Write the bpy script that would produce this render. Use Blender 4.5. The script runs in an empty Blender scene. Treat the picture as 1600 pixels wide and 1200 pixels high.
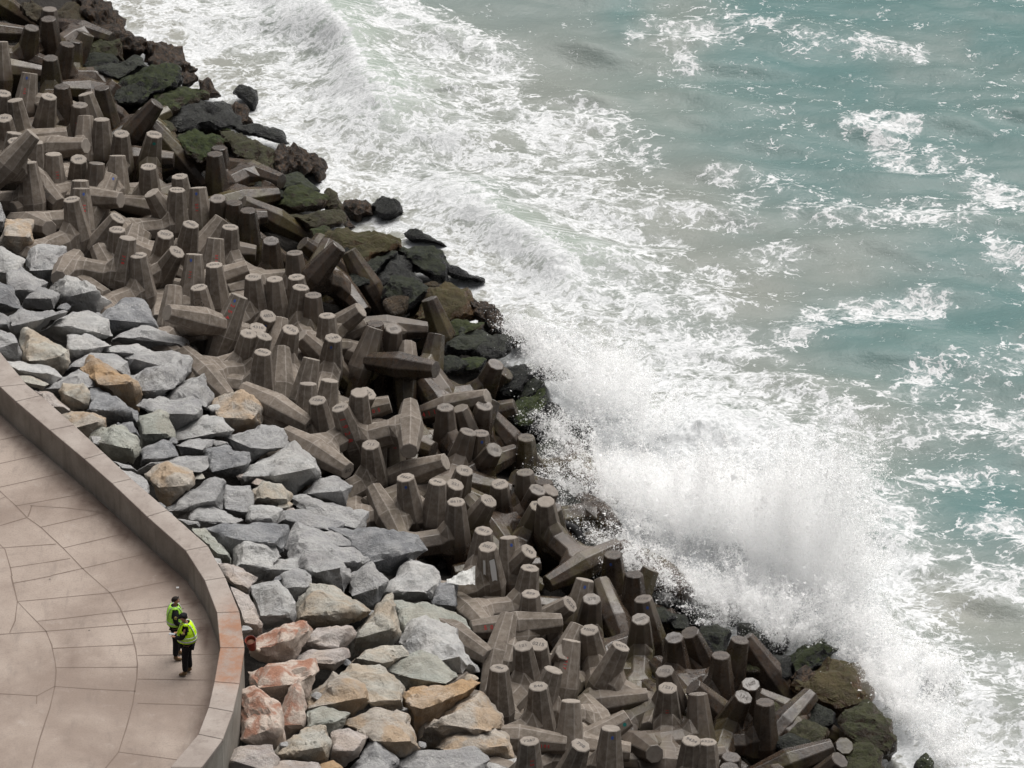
import bpy, bmesh, math, random
import numpy as np
from mathutils import Vector, Matrix, noise
R = math.radians
C = bpy.context.scene.collection
random.seed(7)
# ------------------------------------------------------------------ camera
F = 8800.0                       # focal length in pixels of a 1600 px wide frame
PITCH = R(30)
D0 = F / 56.0
CAM = Vector((0, -D0*math.cos(PITCH), D0*math.sin(PITCH)))
FW = Vector((0, math.cos(PITCH), -math.sin(PITCH)))
RT = Vector((1, 0, 0))
UP = Vector((0, math.sin(PITCH), math.cos(PITCH)))
cd = bpy.data.cameras.new("camera"); cam = bpy.data.objects.new("camera", cd); C.objects.link(cam)
cam.location = CAM; cam.rotation_euler = (math.pi/2 - PITCH, 0, 0)
cd.sensor_width = 36; cd.lens = F/1600*36; cd.clip_end = 4000; cd.clip_start = 1
bpy.context.scene.camera = cam

def ray(px, py):
    return FW*F + RT*(px-800) - UP*(py-600)
def at_z(px, py, z):
    d = ray(px, py); return CAM + d*((z-CAM.z)/d.z)
def scale_at(p):                 # pixels per metre at a point
    return F / (p-CAM).dot(FW)
def proj(p):
    v = p-CAM; w = v.dot(FW); return (800+F*v.dot(RT)/w, 600-F*v.dot(UP)/w)

# ------------------------------------------------------------------ helpers
def tag(o, label=None, cat=None, group=None, kind=None):
    if label: o['label'] = label
    if cat: o['category'] = cat
    if group: o['group'] = group
    if kind: o['kind'] = kind
    return o
def link_mesh(name, me, mat=None, parent=None):
    o = bpy.data.objects.new(name, me); C.objects.link(o)
    if mat: me.materials.append(mat)
    if parent: o.parent = parent
    return o
def from_bm(name, bm, mat=None, parent=None, smooth=False):
    me = bpy.data.meshes.new(name)
    bmesh.ops.recalc_face_normals(bm, faces=bm.faces)
    if smooth:
        for f in bm.faces: f.smooth = True
    bm.to_mesh(me); bm.free()
    return link_mesh(name, me, mat, parent)
def empty(name, loc=(0,0,0)):
    o = bpy.data.objects.new(name, None); C.objects.link(o); o.location = loc; o.empty_display_size = .2
    return o
def bevel_all(bm, w, seg=1):
    bmesh.ops.bevel(bm, geom=list(bm.edges), offset=w, segments=seg, affect='EDGES', profile=.5)
def box_bm(bm, cx, cy, cz, sx, sy, sz, M=None):
    vs = []
    for i in (-1,1):
        for j in (-1,1):
            for k in (-1,1):
                v = Vector((cx+i*sx/2, cy+j*sy/2, cz+k*sz/2)); vs.append(bm.verts.new(M @ v if M else v))
    for q in ((0,1,3,2),(4,6,7,5),(0,4,5,1),(2,3,7,6),(0,2,6,4),(1,5,7,3)):
        bm.faces.new([vs[i] for i in q])

# ------------------------------------------------------------------ node helper
class NT:
    def __init__(s, name):
        s.m = bpy.data.materials.new(name); s.m.use_nodes = True
        s.t = s.m.node_tree; s.t.nodes.clear()
        s.out = s.n('ShaderNodeOutputMaterial')
    def n(s, typ, inp=None, **kw):
        nd = s.t.nodes.new(typ)
        for k, v in kw.items(): setattr(nd, k, v)
        for k, v in (inp or {}).items():
            sock = nd.inputs[k]
            if isinstance(v, bpy.types.NodeSocket): s.t.links.new(v, sock)
            else: sock.default_value = v
        return nd
    def math(s, op, a, b=0.0, c=None, clamp=False):
        nd = s.n('ShaderNodeMath', {0:a, 1:b}, operation=op, use_clamp=clamp)
        if c is not None:
            if isinstance(c, bpy.types.NodeSocket): s.t.links.new(c, nd.inputs[2])
            else: nd.inputs[2].default_value = c
        return nd.outputs[0]
    def mix(s, f, a, b, mode='MIX'):
        nd = s.n('ShaderNodeMix', data_type='RGBA', blend_type=mode)
        for i, v in ((0,f),(6,a),(7,b)):
            if isinstance(v, bpy.types.NodeSocket): s.t.links.new(v, nd.inputs[i])
            else: nd.inputs[i].default_value = v if i == 0 else (*v[:3], 1)
        return nd.outputs[2]
    def mixf(s, f, a, b):
        nd = s.n('ShaderNodeMix', data_type='FLOAT')
        for i, v in ((0,f),(2,a),(3,b)):
            if isinstance(v, bpy.types.NodeSocket): s.t.links.new(v, nd.inputs[i])
            else: nd.inputs[i].default_value = v
        return nd.outputs[0]
    def noise(s, vec, scale, detail=4, rough=.55, dist=0.0, out=0):
        return s.n('ShaderNodeTexNoise', {'Vector':vec,'Scale':scale,'Detail':detail,'Roughness':rough,'Distortion':dist}).outputs[out]
    def ramp(s, f, lo, hi, a=0.0, b=1.0, smooth=True):
        return s.n('ShaderNodeMapRange', {'Value':f,'From Min':lo,'From Max':hi,'To Min':a,'To Max':b},
                   interpolation_type='SMOOTHSTEP' if smooth else 'LINEAR').outputs[0]
    def scale(s, vec, x, y, z):
        return s.n('ShaderNodeMapping', {'Vector':vec,'Scale':(x,y,z)}).outputs[0]
    def bump(s, h, strength, dist, normal=None):
        d = {'Height':h,'Strength':strength,'Distance':dist}
        if normal: d['Normal'] = normal
        return s.n('ShaderNodeBump', d).outputs[0]
    def bsdf(s, color, rough=.8, normal=None, spec=.5, **kw):
        d = {'Base Color': color if isinstance(color, bpy.types.NodeSocket) else (*color[:3],1), 'Roughness':rough,'Specular IOR Level':spec}
        if normal: d['Normal'] = normal
        d.update(kw)
        b = s.n('ShaderNodeBsdfPrincipled', d)
        s.t.links.new(b.outputs[0], s.out.inputs[0]); return b
def simple(name, col, rough=.7, spec=.4):
    t = NT(name); t.bsdf(col, rough, spec=spec); return t.m

# ------------------------------------------------------------------ world + sun + render settings
sc = bpy.context.scene
w = bpy.data.worlds.new("World"); sc.world = w; w.use_nodes = True
wt = w.node_tree; wt.nodes.clear()
SUN_EL, SUN_AZ = R(64), R(35)            # azimuth from +Y towards +X (behind the sea, to the right)
sky = wt.nodes.new('ShaderNodeTexSky'); sky.sky_type = 'NISHITA'; sky.sun_disc = False
sky.sun_elevation = SUN_EL; sky.sun_rotation = SUN_AZ; sky.air_density = 1.0; sky.dust_density = 10.0; sky.ozone_density = 1.0
hs = wt.nodes.new('ShaderNodeHueSaturation'); hs.inputs['Saturation'].default_value = 0.22
bg = wt.nodes.new('ShaderNodeBackground'); bg.inputs[1].default_value = 0.068
wo = wt.nodes.new('ShaderNodeOutputWorld')
wt.links.new(sky.outputs[0], hs.inputs['Color']); wt.links.new(hs.outputs[0], bg.inputs[0]); wt.links.new(bg.outputs[0], wo.inputs[0])
sl = bpy.data.lights.new("sun", 'SUN'); sl.energy = 2.95; sl.angle = R(60); sl.color = (1, .97, .93)
so = bpy.data.objects.new("sun", sl); C.objects.link(so)
sd = Vector((math.sin(SUN_AZ)*math.cos(SUN_EL), math.cos(SUN_AZ)*math.cos(SUN_EL), math.sin(SUN_EL)))
so.rotation_euler = (-sd).to_track_quat('-Z','Y').to_euler(); so.location = (20, 40, 60)
sc.view_settings.view_transform = 'Standard'; sc.view_settings.look = 'None'
sc.view_settings.exposure = 0.24; sc.view_settings.gamma = 1
try:
    sc.cycles.use_denoising = True; sc.cycles.max_bounces = 32; sc.cycles.diffuse_bounces = 24; sc.cycles.transmission_bounces = 16; sc.cycles.glossy_bounces = 3
    sc.cycles.transparent_max_bounces = 16; sc.cycles.volume_bounces = 12
except Exception: pass

# ------------------------------------------------------------------ terrain of the breakwater
PROM_Z, CAP_Z = 5.0, 5.9
WALL_IN  = [(-260,340),(-120,478),(0,604),(25,627),(78,672),(132,717),(175,755),(230,807),(290,860),(320,907),(339,957),(344,1012),(335,1065),(326,1105),(310,1147),(266,1199),(190,1275),(90,1360)]
WALL_OUT = [(-222,318),(-80,452),(41,555+45),(64,618),(116,664),(163,708),(206,748),(262,797),(325,853),(352,902),(374,956),(382,1012),(374,1068),(364,1112),(348,1155),(315,1199),(235,1282),(130,1375)]
wall_in  = [at_z(x,y,CAP_Z) for x,y in WALL_IN]
wall_out = [at_z(x,y,CAP_Z) for x,y in WALL_OUT]
SHORE = [(40,-160),(130,-60),(250,90),(350,180),(480,290),(560,370),(680,430),(780,530),(860,610),(900,760),(960,880),(1080,970),(1240,1040),(1370,1130),(1450,1220),(1560,1340)]
shore = [at_z(x,y,.3) for x,y in SHORE]
def seg_arr(pts):
    a = np.array([(p.x,p.y) for p in pts]); return a[:-1], a[1:]
WA, WB = seg_arr(wall_out); SA, SB = seg_arr(shore)
def pdist(X, Y, A, B):           # signed distance (positive to the right-hand = sea side) to a polyline, vectorised
    X = np.asarray(X, float); Y = np.asarray(Y, float)
    best = np.full(X.shape, 1e9); sg = np.ones(X.shape)
    for a, b in zip(A, B):
        d = b-a; L2 = d@d
        t = np.clip(((X-a[0])*d[0]+(Y-a[1])*d[1])/L2, 0, 1)
        dx = X-(a[0]+t*d[0]); dy = Y-(a[1]+t*d[1]); r = np.hypot(dx, dy)
        cr = dx*d[1]-dy*d[0]      # walking down the picture the sea lies to the left
        m = r < best-1e-9; best = np.where(m, r, best); sg = np.where(m, np.where(cr < 0, 1., -1.), sg)
    return best*sg
def parc(X, Y, A, B):            # arc length of the nearest point on the polyline
    best = np.full(np.shape(X), 1e9); S = np.zeros(np.shape(X)); acc = 0.
    for a, b in zip(A, B):
        d = b-a; L = math.sqrt(d@d); t = np.clip(((X-a[0])*d[0]+(Y-a[1])*d[1])/(L*L), 0, 1)
        r = np.hypot(X-(a[0]+t*d[0]), Y-(a[1]+t*d[1])); m = r < best; best = np.where(m, r, best); S = np.where(m, acc+t*L, S); acc += L
    return S, acc
def surf(X, Y):
    dw = pdist(X, Y, WA, WB); ds = -pdist(X, Y, SA, SB)
    t = np.clip(dw,0,None)/np.maximum(np.clip(dw,0,None)+np.clip(ds,0,None), 1e-3)
    z = 4.75 + (0.45-4.75)*t
    z = np.where(ds < 0, .45+.45*ds, z)
    return z, dw, ds
def hit(px, py, off=0.0, zmin=-.6):
    z = 2.5
    for _ in range(24):
        p = at_z(px, py, z); s = float(surf(p.x, p.y)[0]); z = .5*z + .5*(max(s,zmin)+off)
    return at_z(px, py, z)
# ------------------------------------------------------------------ materials
def mat_concrete(edge=0.0, cap=False):
    t = NT("cast_end_face" if cap else "cast_concrete" if not edge else "worn_concrete_edge")
    g = t.n('ShaderNodeNewGeometry'); pos = g.outputs['Position']
    tc = t.n('ShaderNodeTexCoord').outputs['Object']
    oi = t.n('ShaderNodeObjectInfo'); rnd = oi.outputs['Random']
    off = t.n('ShaderNodeVectorMath', {0:tc, 1:t.n('ShaderNodeCombineXYZ', {0:t.math('MULTIPLY',rnd,91),1:t.math('MULTIPLY',rnd,37),2:0.0}).outputs[0]}, operation='ADD').outputs[0]
    n1 = t.noise(off, 1.3, 5, .6); n2 = t.noise(off, 7, 5, .65)
    streak = t.noise(t.scale(pos, 9, 9, 1.1), 1, 4, .6)
    dry = t.mix(t.ramp(n1,.3,.7), (.100,.079,.060), (.185,.151,.121))
    dry = t.mix(t.ramp(n2,.35,.75,0,.45), dry, (.33,.295,.26))
    dry = t.mix(t.ramp(streak,.5,.78,0,.55), dry, (.080,.062,.048))
    # each casting has its own tone
    dry = t.mix(1.0, dry, t.n('ShaderNodeCombineColor', {0:t.mixf(rnd,.74,1.0),1:t.mixf(rnd,.735,1.0),2:t.mixf(rnd,.73,1.0)}).outputs[0], 'MULTIPLY')
    # laitance on up-turned faces of the castings
    wetc = t.mix(t.ramp(n1,.35,.65), (.024,.017,.013), (.062,.045,.033))
    wetc = t.mix(t.ramp(streak,.5,.7,0,.7), wetc, (.055,.028,.012))
    alg = t.noise(pos, .9, 4, .6)
    z = t.n('ShaderNodeSeparateXYZ', {0:pos}).outputs[2]
    wet = t.ramp(t.math('ADD', z, t.math("MULTIPLY", t.noise(pos,.55,4,.6), 1.5)), 2.35, 3.2, 1, 0)
    oc = t.n('ShaderNodeSeparateColor', {0:oi.outputs['Color']}).outputs[0]    # red channel of the object colour = soaked by spray
    wet = t.math('MAXIMUM', wet, t.math('SUBTRACT', 1.0, oc), clamp=True)
    col = t.mix(wet, dry, wetc)
    damp = t.math('MULTIPLY', t.ramp(alg,.48,.62), t.ramp(z,1.3,3.0,.55,0))
    col = t.mix(damp, col, (.085,.072,.028))
    speck = t.ramp(t.n('ShaderNodeTexVoronoi', {'Vector':off,'Scale':9.0}).outputs[0], .02,.06,.5,0)
    col = t.mix(speck, col, (.09,.075,.06))
    if cap: col = t.mix(t.ramp(n2,.25,.7,.62,.15), col, t.mix(wet, (.36,.325,.29), (.085,.078,.074)))
    if edge: col = t.mix(t.ramp(n2,.3,.6,.15,edge), col, t.mix(wet, (.36,.325,.295), (.06,.055,.05)))
    rough = t.mixf(wet, .85, t.mixf(t.ramp(n2,.35,.65), .16, .42))
    bh = t.math('ADD', n2, t.math('MULTIPLY', t.noise(off,30,4,.7),.5))
    t.bsdf(col, rough, t.bump(bh,.35,.03), spec=.45)
    return t.m
def mat_boulder():
    t = NT("quarry_stone")
    tc = t.n('ShaderNodeTexCoord').outputs['Object']
    oi = t.n('ShaderNodeObjectInfo'); rnd = oi.outputs['Random']; oc = oi.outputs['Color']; al = oi.outputs['Alpha']
    off = t.n('ShaderNodeVectorMath', {0:tc, 1:t.n('ShaderNodeCombineXYZ', {0:t.math('MULTIPLY',rnd,71),1:t.math('MULTIPLY',rnd,53),2:t.math('MULTIPLY',rnd,19)}).outputs[0]}, operation='ADD').outputs[0]
    n1 = t.noise(off, 1.6, 6, .62, .4); n2 = t.noise(off, 8, 6, .7); n3 = t.noise(off, 34, 4, .75)
    col = t.mix(t.ramp(n1,.3,.72), t.mix(1.0, oc, (.74,.745,.765), 'MULTIPLY'), t.mix(.25, oc, (.52,.52,.51)))
    col = t.mix(t.ramp(n2,.56,.8,0,.55), col, (.10,.10,.105))
    col = t.mix(t.ramp(n2,.42,.2,0,.5), col, (.55,.54,.52))
    col = t.mix(t.ramp(n3,.5,.75,0,.4), col, (.14,.14,.14))
    vein = t.noise(t.scale(off,1,2.6,.7), 1.1, 3, .5, 1.2)
    vn = t.ramp(t.math('ABSOLUTE', t.math('SUBTRACT', vein, .5)), .0, .012, .38, 0)
    col = t.mix(vn, col, (.62,.61,.59))
    # iron staining: strength sits in the alpha of the object colour
    st = t.math('MULTIPLY', t.ramp(t.noise(off,1.0,4,.6,.5),.42,.62), t.math('SUBTRACT', 1.0, al))
    col = t.mix(st, col, t.mix(n2, (.37,.215,.095), (.47,.34,.21)))
    bh = t.math('ADD', t.math('MULTIPLY', n1, 1.6), t.math('ADD', n2, t.math('MULTIPLY', n3, .35)))
    t.bsdf(col, .9, t.bump(bh,1.0,.11), spec=.25)
    return t.m
def mat_red_stained():
    t = NT("brick_dust_stained_stone")
    tc = t.n('ShaderNodeTexCoord').outputs['Object']; oi = t.n('ShaderNodeObjectInfo')
    up = t.n('ShaderNodeSeparateXYZ', {0:t.n('ShaderNodeNewGeometry').outputs['Normal']}).outputs[2]
    n1 = t.noise(tc, 2.2, 6, .62, .4); n2 = t.noise(tc, 11, 6, .7)
    col = t.mix(t.ramp(n1,.35,.7), oi.outputs['Color'], (.46,.39,.335))
    col = t.mix(t.ramp(n2,.55,.8,0,.5), col, (.15,.11,.09))
    red = t.math('MULTIPLY', t.ramp(n1,.58,.40), t.ramp(up,.25,.85,0,.9))
    col = t.mix(red, col, t.mix(n2, (.20,.080,.050), (.33,.170,.110)))
    t.bsdf(col, .92, t.bump(t.math('ADD',t.math('MULTIPLY',n1,1.5),n2),.7,.09), spec=.2)
    return t.m
def mat_shore_rock():
    t = NT("wet_shore_rock")
    tc = t.n('ShaderNodeTexCoord').outputs['Object']
    oi = t.n('ShaderNodeObjectInfo'); rnd = oi.outputs['Random']
    g = t.n('ShaderNodeNewGeometry'); up = t.n('ShaderNodeSeparateXYZ', {0:g.outputs['Normal']}).outputs[2]
    off = t.n('ShaderNodeVectorMath', {0:tc, 1:t.n('ShaderNodeCombineXYZ', {0:t.math('MULTIPLY',rnd,71),1:t.math('MULTIPLY',rnd,53),2:0.0}).outputs[0]}, operation='ADD').outputs[0]
    n1 = t.noise(off, 1.4, 6, .62, .4); n2 = t.noise(off, 7, 6, .7); n3 = t.noise(off, 30, 4, .75)
    base = t.mix(t.ramp(n1,.32,.7), t.mix(1.0, oi.outputs['Color'], (.5,.5,.5), 'MULTIPLY'), oi.outputs['Color'])
    base = t.mix(t.ramp(n2,.5,.75,0,.6), base, (.02,.018,.016))
    bar = t.ramp(t.noise(off,16,3,.6),.66,.74,0,.55)
    base = t.mix(t.math('MULTIPLY',bar,t.ramp(n1,.4,.6)), base, (.36,.33,.26))
    mossy = t.math('SUBTRACT', 1.0, oi.outputs['Alpha'])
    mk = t.math('MULTIPLY', mossy, t.ramp(t.math('ADD', t.math('MULTIPLY',up,.5), n1), .72, .86))
    col = t.mix(mk, base, t.mix(t.ramp(n2,.3,.7), (.008,.015,.004), (.045,.060,.012)))
    rough = t.mixf(mk, t.mixf(t.ramp(n2,.35,.65),.14,.42), .85)
    bh = t.math('ADD', t.math('MULTIPLY', n1, 1.6), t.math('ADD', n2, t.math('MULTIPLY', n3, .5)))
    t.bsdf(col, rough, t.bump(bh,1.0,.13), spec=.35)
    return t.m
def mat_kelp():
    t = NT("kelp_covered_rock")
    tc = t.n('ShaderNodeTexCoord').outputs['Object']
    n1 = t.noise(t.scale(tc,6,6,2.2), 1.6, 6, .7, 1.0); n2 = t.noise(tc, 3, 4, .6)
    col = t.mix(t.ramp(n1,.38,.7), (.010,.007,.005), (.085,.045,.018))
    col = t.mix(t.ramp(n2,.55,.75,0,.5), col, (.02,.016,.013))
    t.bsdf(col, t.mixf(n1,.25,.65), t.bump(n1,1.0,.16), spec=.5)
    return t.m
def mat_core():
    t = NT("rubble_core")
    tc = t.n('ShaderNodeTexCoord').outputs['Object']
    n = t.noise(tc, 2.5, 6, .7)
    t.bsdf(t.mix(n,(.012,.011,.01),(.05,.045,.04)), .9, t.bump(n,1,.3), spec=.2)  # near-black, so the colour itself adds shade to the gaps between blocks
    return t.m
def mat_paving():
    t = NT("promenade_concrete")
    pos = t.n('ShaderNodeTexCoord').outputs['Object']
    n1 = t.noise(pos, .35, 6, .6, .3); n2 = t.noise(pos, 2.2, 6, .65); n3 = t.noise(pos, 22, 5, .75)
    col = t.mix(t.ramp(n1,.32,.68), (.200,.156,.130), (.315,.262,.224))
    col = t.mix(t.ramp(n2,.5,.78,0,.5), col, (.17,.138,.12))
    col = t.mix(t.ramp(n2,.45,.2,0,.35), col, (.40,.365,.335))
    col = t.mix(t.ramp(n3,.45,.75,0,.5), col, (.13,.105,.09))
    col = t.mix(t.ramp(t.noise(t.scale(pos,1,.22,1),3.2,5,.7),.52,.72,0,.4), col, (.14,.115,.10))
    st = t.n('ShaderNodeAttribute', attribute_name='stain').outputs['Fac']
    col = t.mix(t.math('MULTIPLY', st, t.ramp(t.noise(pos,1.3,5,.65),.25,.65,.25,1)), col, (.105,.072,.058))
    sp = t.ramp(t.n('ShaderNodeTexVoronoi', {'Vector':pos,'Scale':1.1}).outputs[0],.025,.04,.7,0)
    col = t.mix(sp, col, (.06,.05,.045))
    t.bsdf(col, .85, t.bump(t.math('ADD',n2,n3),.25,.02), spec=.3)
    return t.m
def mat_wall(name, lo, hi, dark):
    t = NT(name)
    pos = t.n('ShaderNodeTexCoord').outputs['Object']
    n1 = t.noise(pos, .9, 5, .6); n3 = t.noise(pos, 26, 5, .8)
    stv = t.noise(t.scale(pos,5,5,.5), 1, 5, .65)
    col = t.mix(t.ramp(n1,.3,.7), lo, hi)
    col = t.mix(t.ramp(stv,.5,.75,0,.5), col, dark)
    col = t.mix(t.ramp(n3,.45,.75,0,.4), col, dark)
    a = t.n('ShaderNodeAttribute', attribute_name='stain').outputs['Fac']
    rust = t.mix(n1, (.215,.092,.050), (.31,.175,.110))
    col = t.mix(t.math('MULTIPLY', a, t.ramp(t.noise(pos,2.2,6,.7),.30,.66,.10,.92)), col, rust)
    t.bsdf(col, .88, t.bump(n3,.3,.015), spec=.3)
    return t.m
M_CONC = mat_concrete(); M_EDGE = mat_concrete(.32); M_ENDF = mat_concrete(0, True); M_BOULDER = mat_boulder(); M_RED = mat_red_stained(); M_SHORE = mat_shore_rock(); M_KELP = mat_kelp()
M_CORE = mat_core(); M_PAVE = mat_paving()
M_CAP = mat_wall("coping_concrete", (.225,.19,.168), (.315,.278,.25), (.15,.12,.105))
M_PANEL = mat_wall("wall_concrete", (.20,.178,.153), (.31,.287,.256), (.12,.108,.092))
M_JOINT = simple("joint_filler", (.14,.105,.086), .9)
M_REDPAINT = simple("red_paint", (.42,.035,.035), .7); M_INK = simple("black_stencil_paint", (.07,.062,.056), .7)
M_BLUE = simple("blue_paint", (.03,.07,.26), .7); M_TEAL = simple("teal_paint", (.01,.16,.14), .7)
M_WHITEPAINT = simple("white_paint", (.62,.62,.62), .6)
# ------------------------------------------------------------------ rubble core under the armour
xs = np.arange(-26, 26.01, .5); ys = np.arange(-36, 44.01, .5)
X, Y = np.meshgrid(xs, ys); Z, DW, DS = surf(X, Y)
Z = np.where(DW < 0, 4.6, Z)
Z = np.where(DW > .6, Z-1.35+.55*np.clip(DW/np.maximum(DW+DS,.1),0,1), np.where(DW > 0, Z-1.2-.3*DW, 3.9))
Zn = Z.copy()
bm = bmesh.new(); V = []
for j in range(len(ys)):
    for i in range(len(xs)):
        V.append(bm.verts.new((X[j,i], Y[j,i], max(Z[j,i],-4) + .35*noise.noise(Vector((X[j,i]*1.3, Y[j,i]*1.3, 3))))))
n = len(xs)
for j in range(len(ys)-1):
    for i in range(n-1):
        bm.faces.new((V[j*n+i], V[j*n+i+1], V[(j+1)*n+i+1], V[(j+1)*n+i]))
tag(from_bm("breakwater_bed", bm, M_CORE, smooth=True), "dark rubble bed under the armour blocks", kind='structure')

# ------------------------------------------------------------------ promenade deck
STAINS = [(170,795,55,20,1.0),(120,760,40,14,.6),(60,680,30,12,.5),(320,985,16,26,.7),(300,940,30,14,.35),(215,835,40,16,.5),(265,885,30,18,.5),(310,1110,12,20,.5),
          (235,1005,16,10,.5),(115,1030,10,16,.45),(5,1010,8,18,.5),(150,710,36,12,.4)]
xs = np.arange(-30, 0, .2); ys = np.arange(-38, 16, .2)
PV = {}
bm = bmesh.new(); lay = bm.verts.layers.float.new('stain')
XX, YY = np.meshgrid(xs, ys); wi = seg_arr(wall_in); DWI = pdist(XX, YY, *wi)
def deck_stain(x, y):
    px, py = proj(Vector((x,y,PROM_Z))); s = 0
    for cx, cy, rx, ry, a in STAINS: s += a*math.exp(-((px-cx)/rx)**2-((py-cy)/ry)**2)
    return min(s, 1)
for j in range(len(ys)):
    for i in range(len(xs)):
        if DWI[j,i] < .35:
            v = bm.verts.new((xs[i], ys[j], PROM_Z)); PV[(i,j)] = v
            v[lay] = min(1, deck_stain(xs[i], ys[j]) + .75*math.exp(-((DWI[j,i]+.22)/.16)**2))  # deck stains plus a darker band along the foot of the wall
for (i,j) in list(PV):
    q = [PV.get(k) for k in ((i,j),(i+1,j),(i+1,j+1),(i,j+1))]
    if all(q): bm.faces.new(q)
deck = tag(from_bm("promenade", bm, M_PAVE), "weathered concrete promenade deck with curved joints", kind='structure')
def A4(l): return [(x/4, y/4+600) for x, y in l]
def A6(l): return [(x/4, y/4+900) for x, y in l]
JOINTS = [A4(l) for l in ([(0,350),(165,315)],[(0,497),(275,435)],[(0,645),(395,555)],[(100,762),(525,685)],[(190,760),(420,775),(670,805)],[(250,897),(655,802)],
    [(395,1025),(815,925)],[(320,1197),(960,1050)],[(-200,925),(0,885),(170,835)],[(-200,760),(0,720),(35,705)],[(-300,1050),(0,1025),(350,1000)],[(65,1147),(440,1090)],
    [(-300,400),(0,670),(100,760),(170,835),(260,900),(395,1025),(515,1150),(570,1200)],[(-200,850),(0,1005),(30,1035),(65,1150),(75,1200)],[(200,760),(190,795),(175,830)])]
JOINTS += [A6(l) for l in ([(570,0),(690,108),(750,200),(795,300),(825,370),(850,460),(860,550),(855,640),(830,800),(790,950),(740,1100),(660,1200),(540,1350)],
    [(70,0),(108,160),(210,265),(290,345),(325,430),(345,530),(350,590),(342,690),(310,830)],[(108,160),(95,280),(60,355)],
    [(690,105),(1140,15)],[(108,160),(690,105)],[(80,45),(320,0)],[(235,283),(740,225),(1250,165)],[(-300,385),(0,365),(290,345),(795,303),(1285,268)],[(820,358),(1080,345),(1300,325)],
    [(330,452),(835,428)],[(860,497),(1360,488)],[(350,572),(860,570)],[(860,645),(1335,650)],[(340,690),(560,705),(850,720)],[(860,795),(1290,810)],[(740,1100),(1130,1150)],[(-300,725),(0,735),(230,750)],[(230,750),(340,690)],[(230,750),(228,800)],
    [(-300,1090),(0,1085)],[(310,830),(250,1010),(200,1200)])]
bm = bmesh.new()
for ln in JOINTS:
    pts = [at_z(x, y, PROM_Z+.004) for x, y in ln]
    # resample with a slight wander, as saw cuts and cracks have
    q = []
    for a, b in zip(pts[:-1], pts[1:]):
        k = max(2, int((b-a).length/.35))
        q += [a.lerp(b, i/k) for i in range(k)]
    q.append(pts[-1])
    q = [p + Vector((noise.noise(p*1.1)*.014, noise.noise(p*1.1+Vector((9,0,0)))*.014, 0)) for p in q]
    L = None
    for i, p in enumerate(q):
        d = (q[min(i+1,len(q)-1)]-q[max(i-1,0)]).normalized(); nn = Vector((-d.y, d.x, 0))
        wd = .014*(1+.7*noise.noise(p*2.3))
        c = (bm.verts.new(p-nn*wd), bm.verts.new(p+nn*wd))
        if L: bm.faces.new((L[0], c[0], c[1], L[1]))
        L = c
jo = from_bm("expansion_joints", bm, M_JOINT, deck)

# ------------------------------------------------------------------ sea wall: panels and coping slabs
wall = empty("sea_wall", wall_in[8].copy()); wall.location.z = PROM_Z
tag(wall, "low curved concrete parapet wall between promenade and grey boulders, rust stained near its bend", "wall")
bpy.context.view_layer.update()
WI = Matrix.Translation(-wall.location)
RUST = [(362,985,18,18,1.0),(362,1030,24,26,1.0),(352,1062,18,10,.6),(368,968,20,26,.5),(362,1008,26,60,.75),(338,1012,10,40,.4)]
for k in range(len(wall_in)-1):
    a0, a1, b0, b1 = wall_in[k], wall_in[k+1], wall_out[k], wall_out[k+1]
    # coping slab with a 1 cm gap to the next
    L = (a1-a0).length; e = .007/L
    P = lambda u, v: (a0.lerp(a1, e+u*(1-2*e))).lerp(b0.lerp(b1, e+u*(1-2*e)), v)
    bm = bmesh.new(); lay = bm.verts.layers.float.new('stain'); NU, NV = max(4,int(L/.12)), 6
    g = []
    for i in range(NU+1):
        row = []
        for j in range(NV+1):
            p = P(i/NU, j/NV); v = bm.verts.new(p); x, y = proj(p)
            v[lay] = min(1, sum(s*math.exp(-((x-cx)/rx)**2-((y-cy)/ry)**2) for cx,cy,rx,ry,s in RUST)); row.append(v)
        g.append(row)
    top = [bm.faces.new((g[i][j],g[i+1][j],g[i+1][j+1],g[i][j+1])) for i in range(NU) for j in range(NV)]
    r = bmesh.ops.extrude_face_region(bm, geom=top)
    for v in [v for v in r['geom'] if isinstance(v, bmesh.types.BMVert)]: v.co.z -= .12
    bmesh.ops.recalc_face_normals(bm, faces=bm.faces)
    ed = [ed for ed in bm.edges if len(ed.link_faces)==2 and ed.calc_face_angle(0) > 1]
    bmesh.ops.bevel(bm, geom=ed, offset=.012, segments=1, affect='EDGES')
    bmesh.ops.transform(bm, matrix=WI, verts=bm.verts)
    o = from_bm("coping_slab", bm, M_CAP, wall)
    if k in (10, 11): o['label'] = "rust stained coping slab"
    # wall panel below, set 15 mm back
    bm = bmesh.new(); e = .004/L
    P2 = lambda u, v: (a0.lerp(a1, e+u*(1-2*e))).lerp(b0.lerp(b1, e+u*(1-2*e)), .03+.94*v)
    cs = [P2(0,0),P2(1,0),P2(1,1),P2(0,1)]
    lo = [Vector((c.x,c.y,PROM_Z-.3 if i in (0,1) else 2.6)) for i, c in enumerate(cs)]; hi = [Vector((c.x,c.y,CAP_Z-.122)) for c in cs]
    vl = [bm.verts.new(c) for c in lo]; vh = [bm.verts.new(c) for c in hi]
    bm.faces.new(vh); bm.faces.new(vl[::-1])
    for i in range(4): bm.faces.new((vl[i], vl[(i+1)%4], vh[(i+1)%4], vh[i]))
    bmesh.ops.transform(bm, matrix=WI, verts=bm.verts)
    from_bm("wall_panel", bm, M_PANEL, wall)
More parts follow.
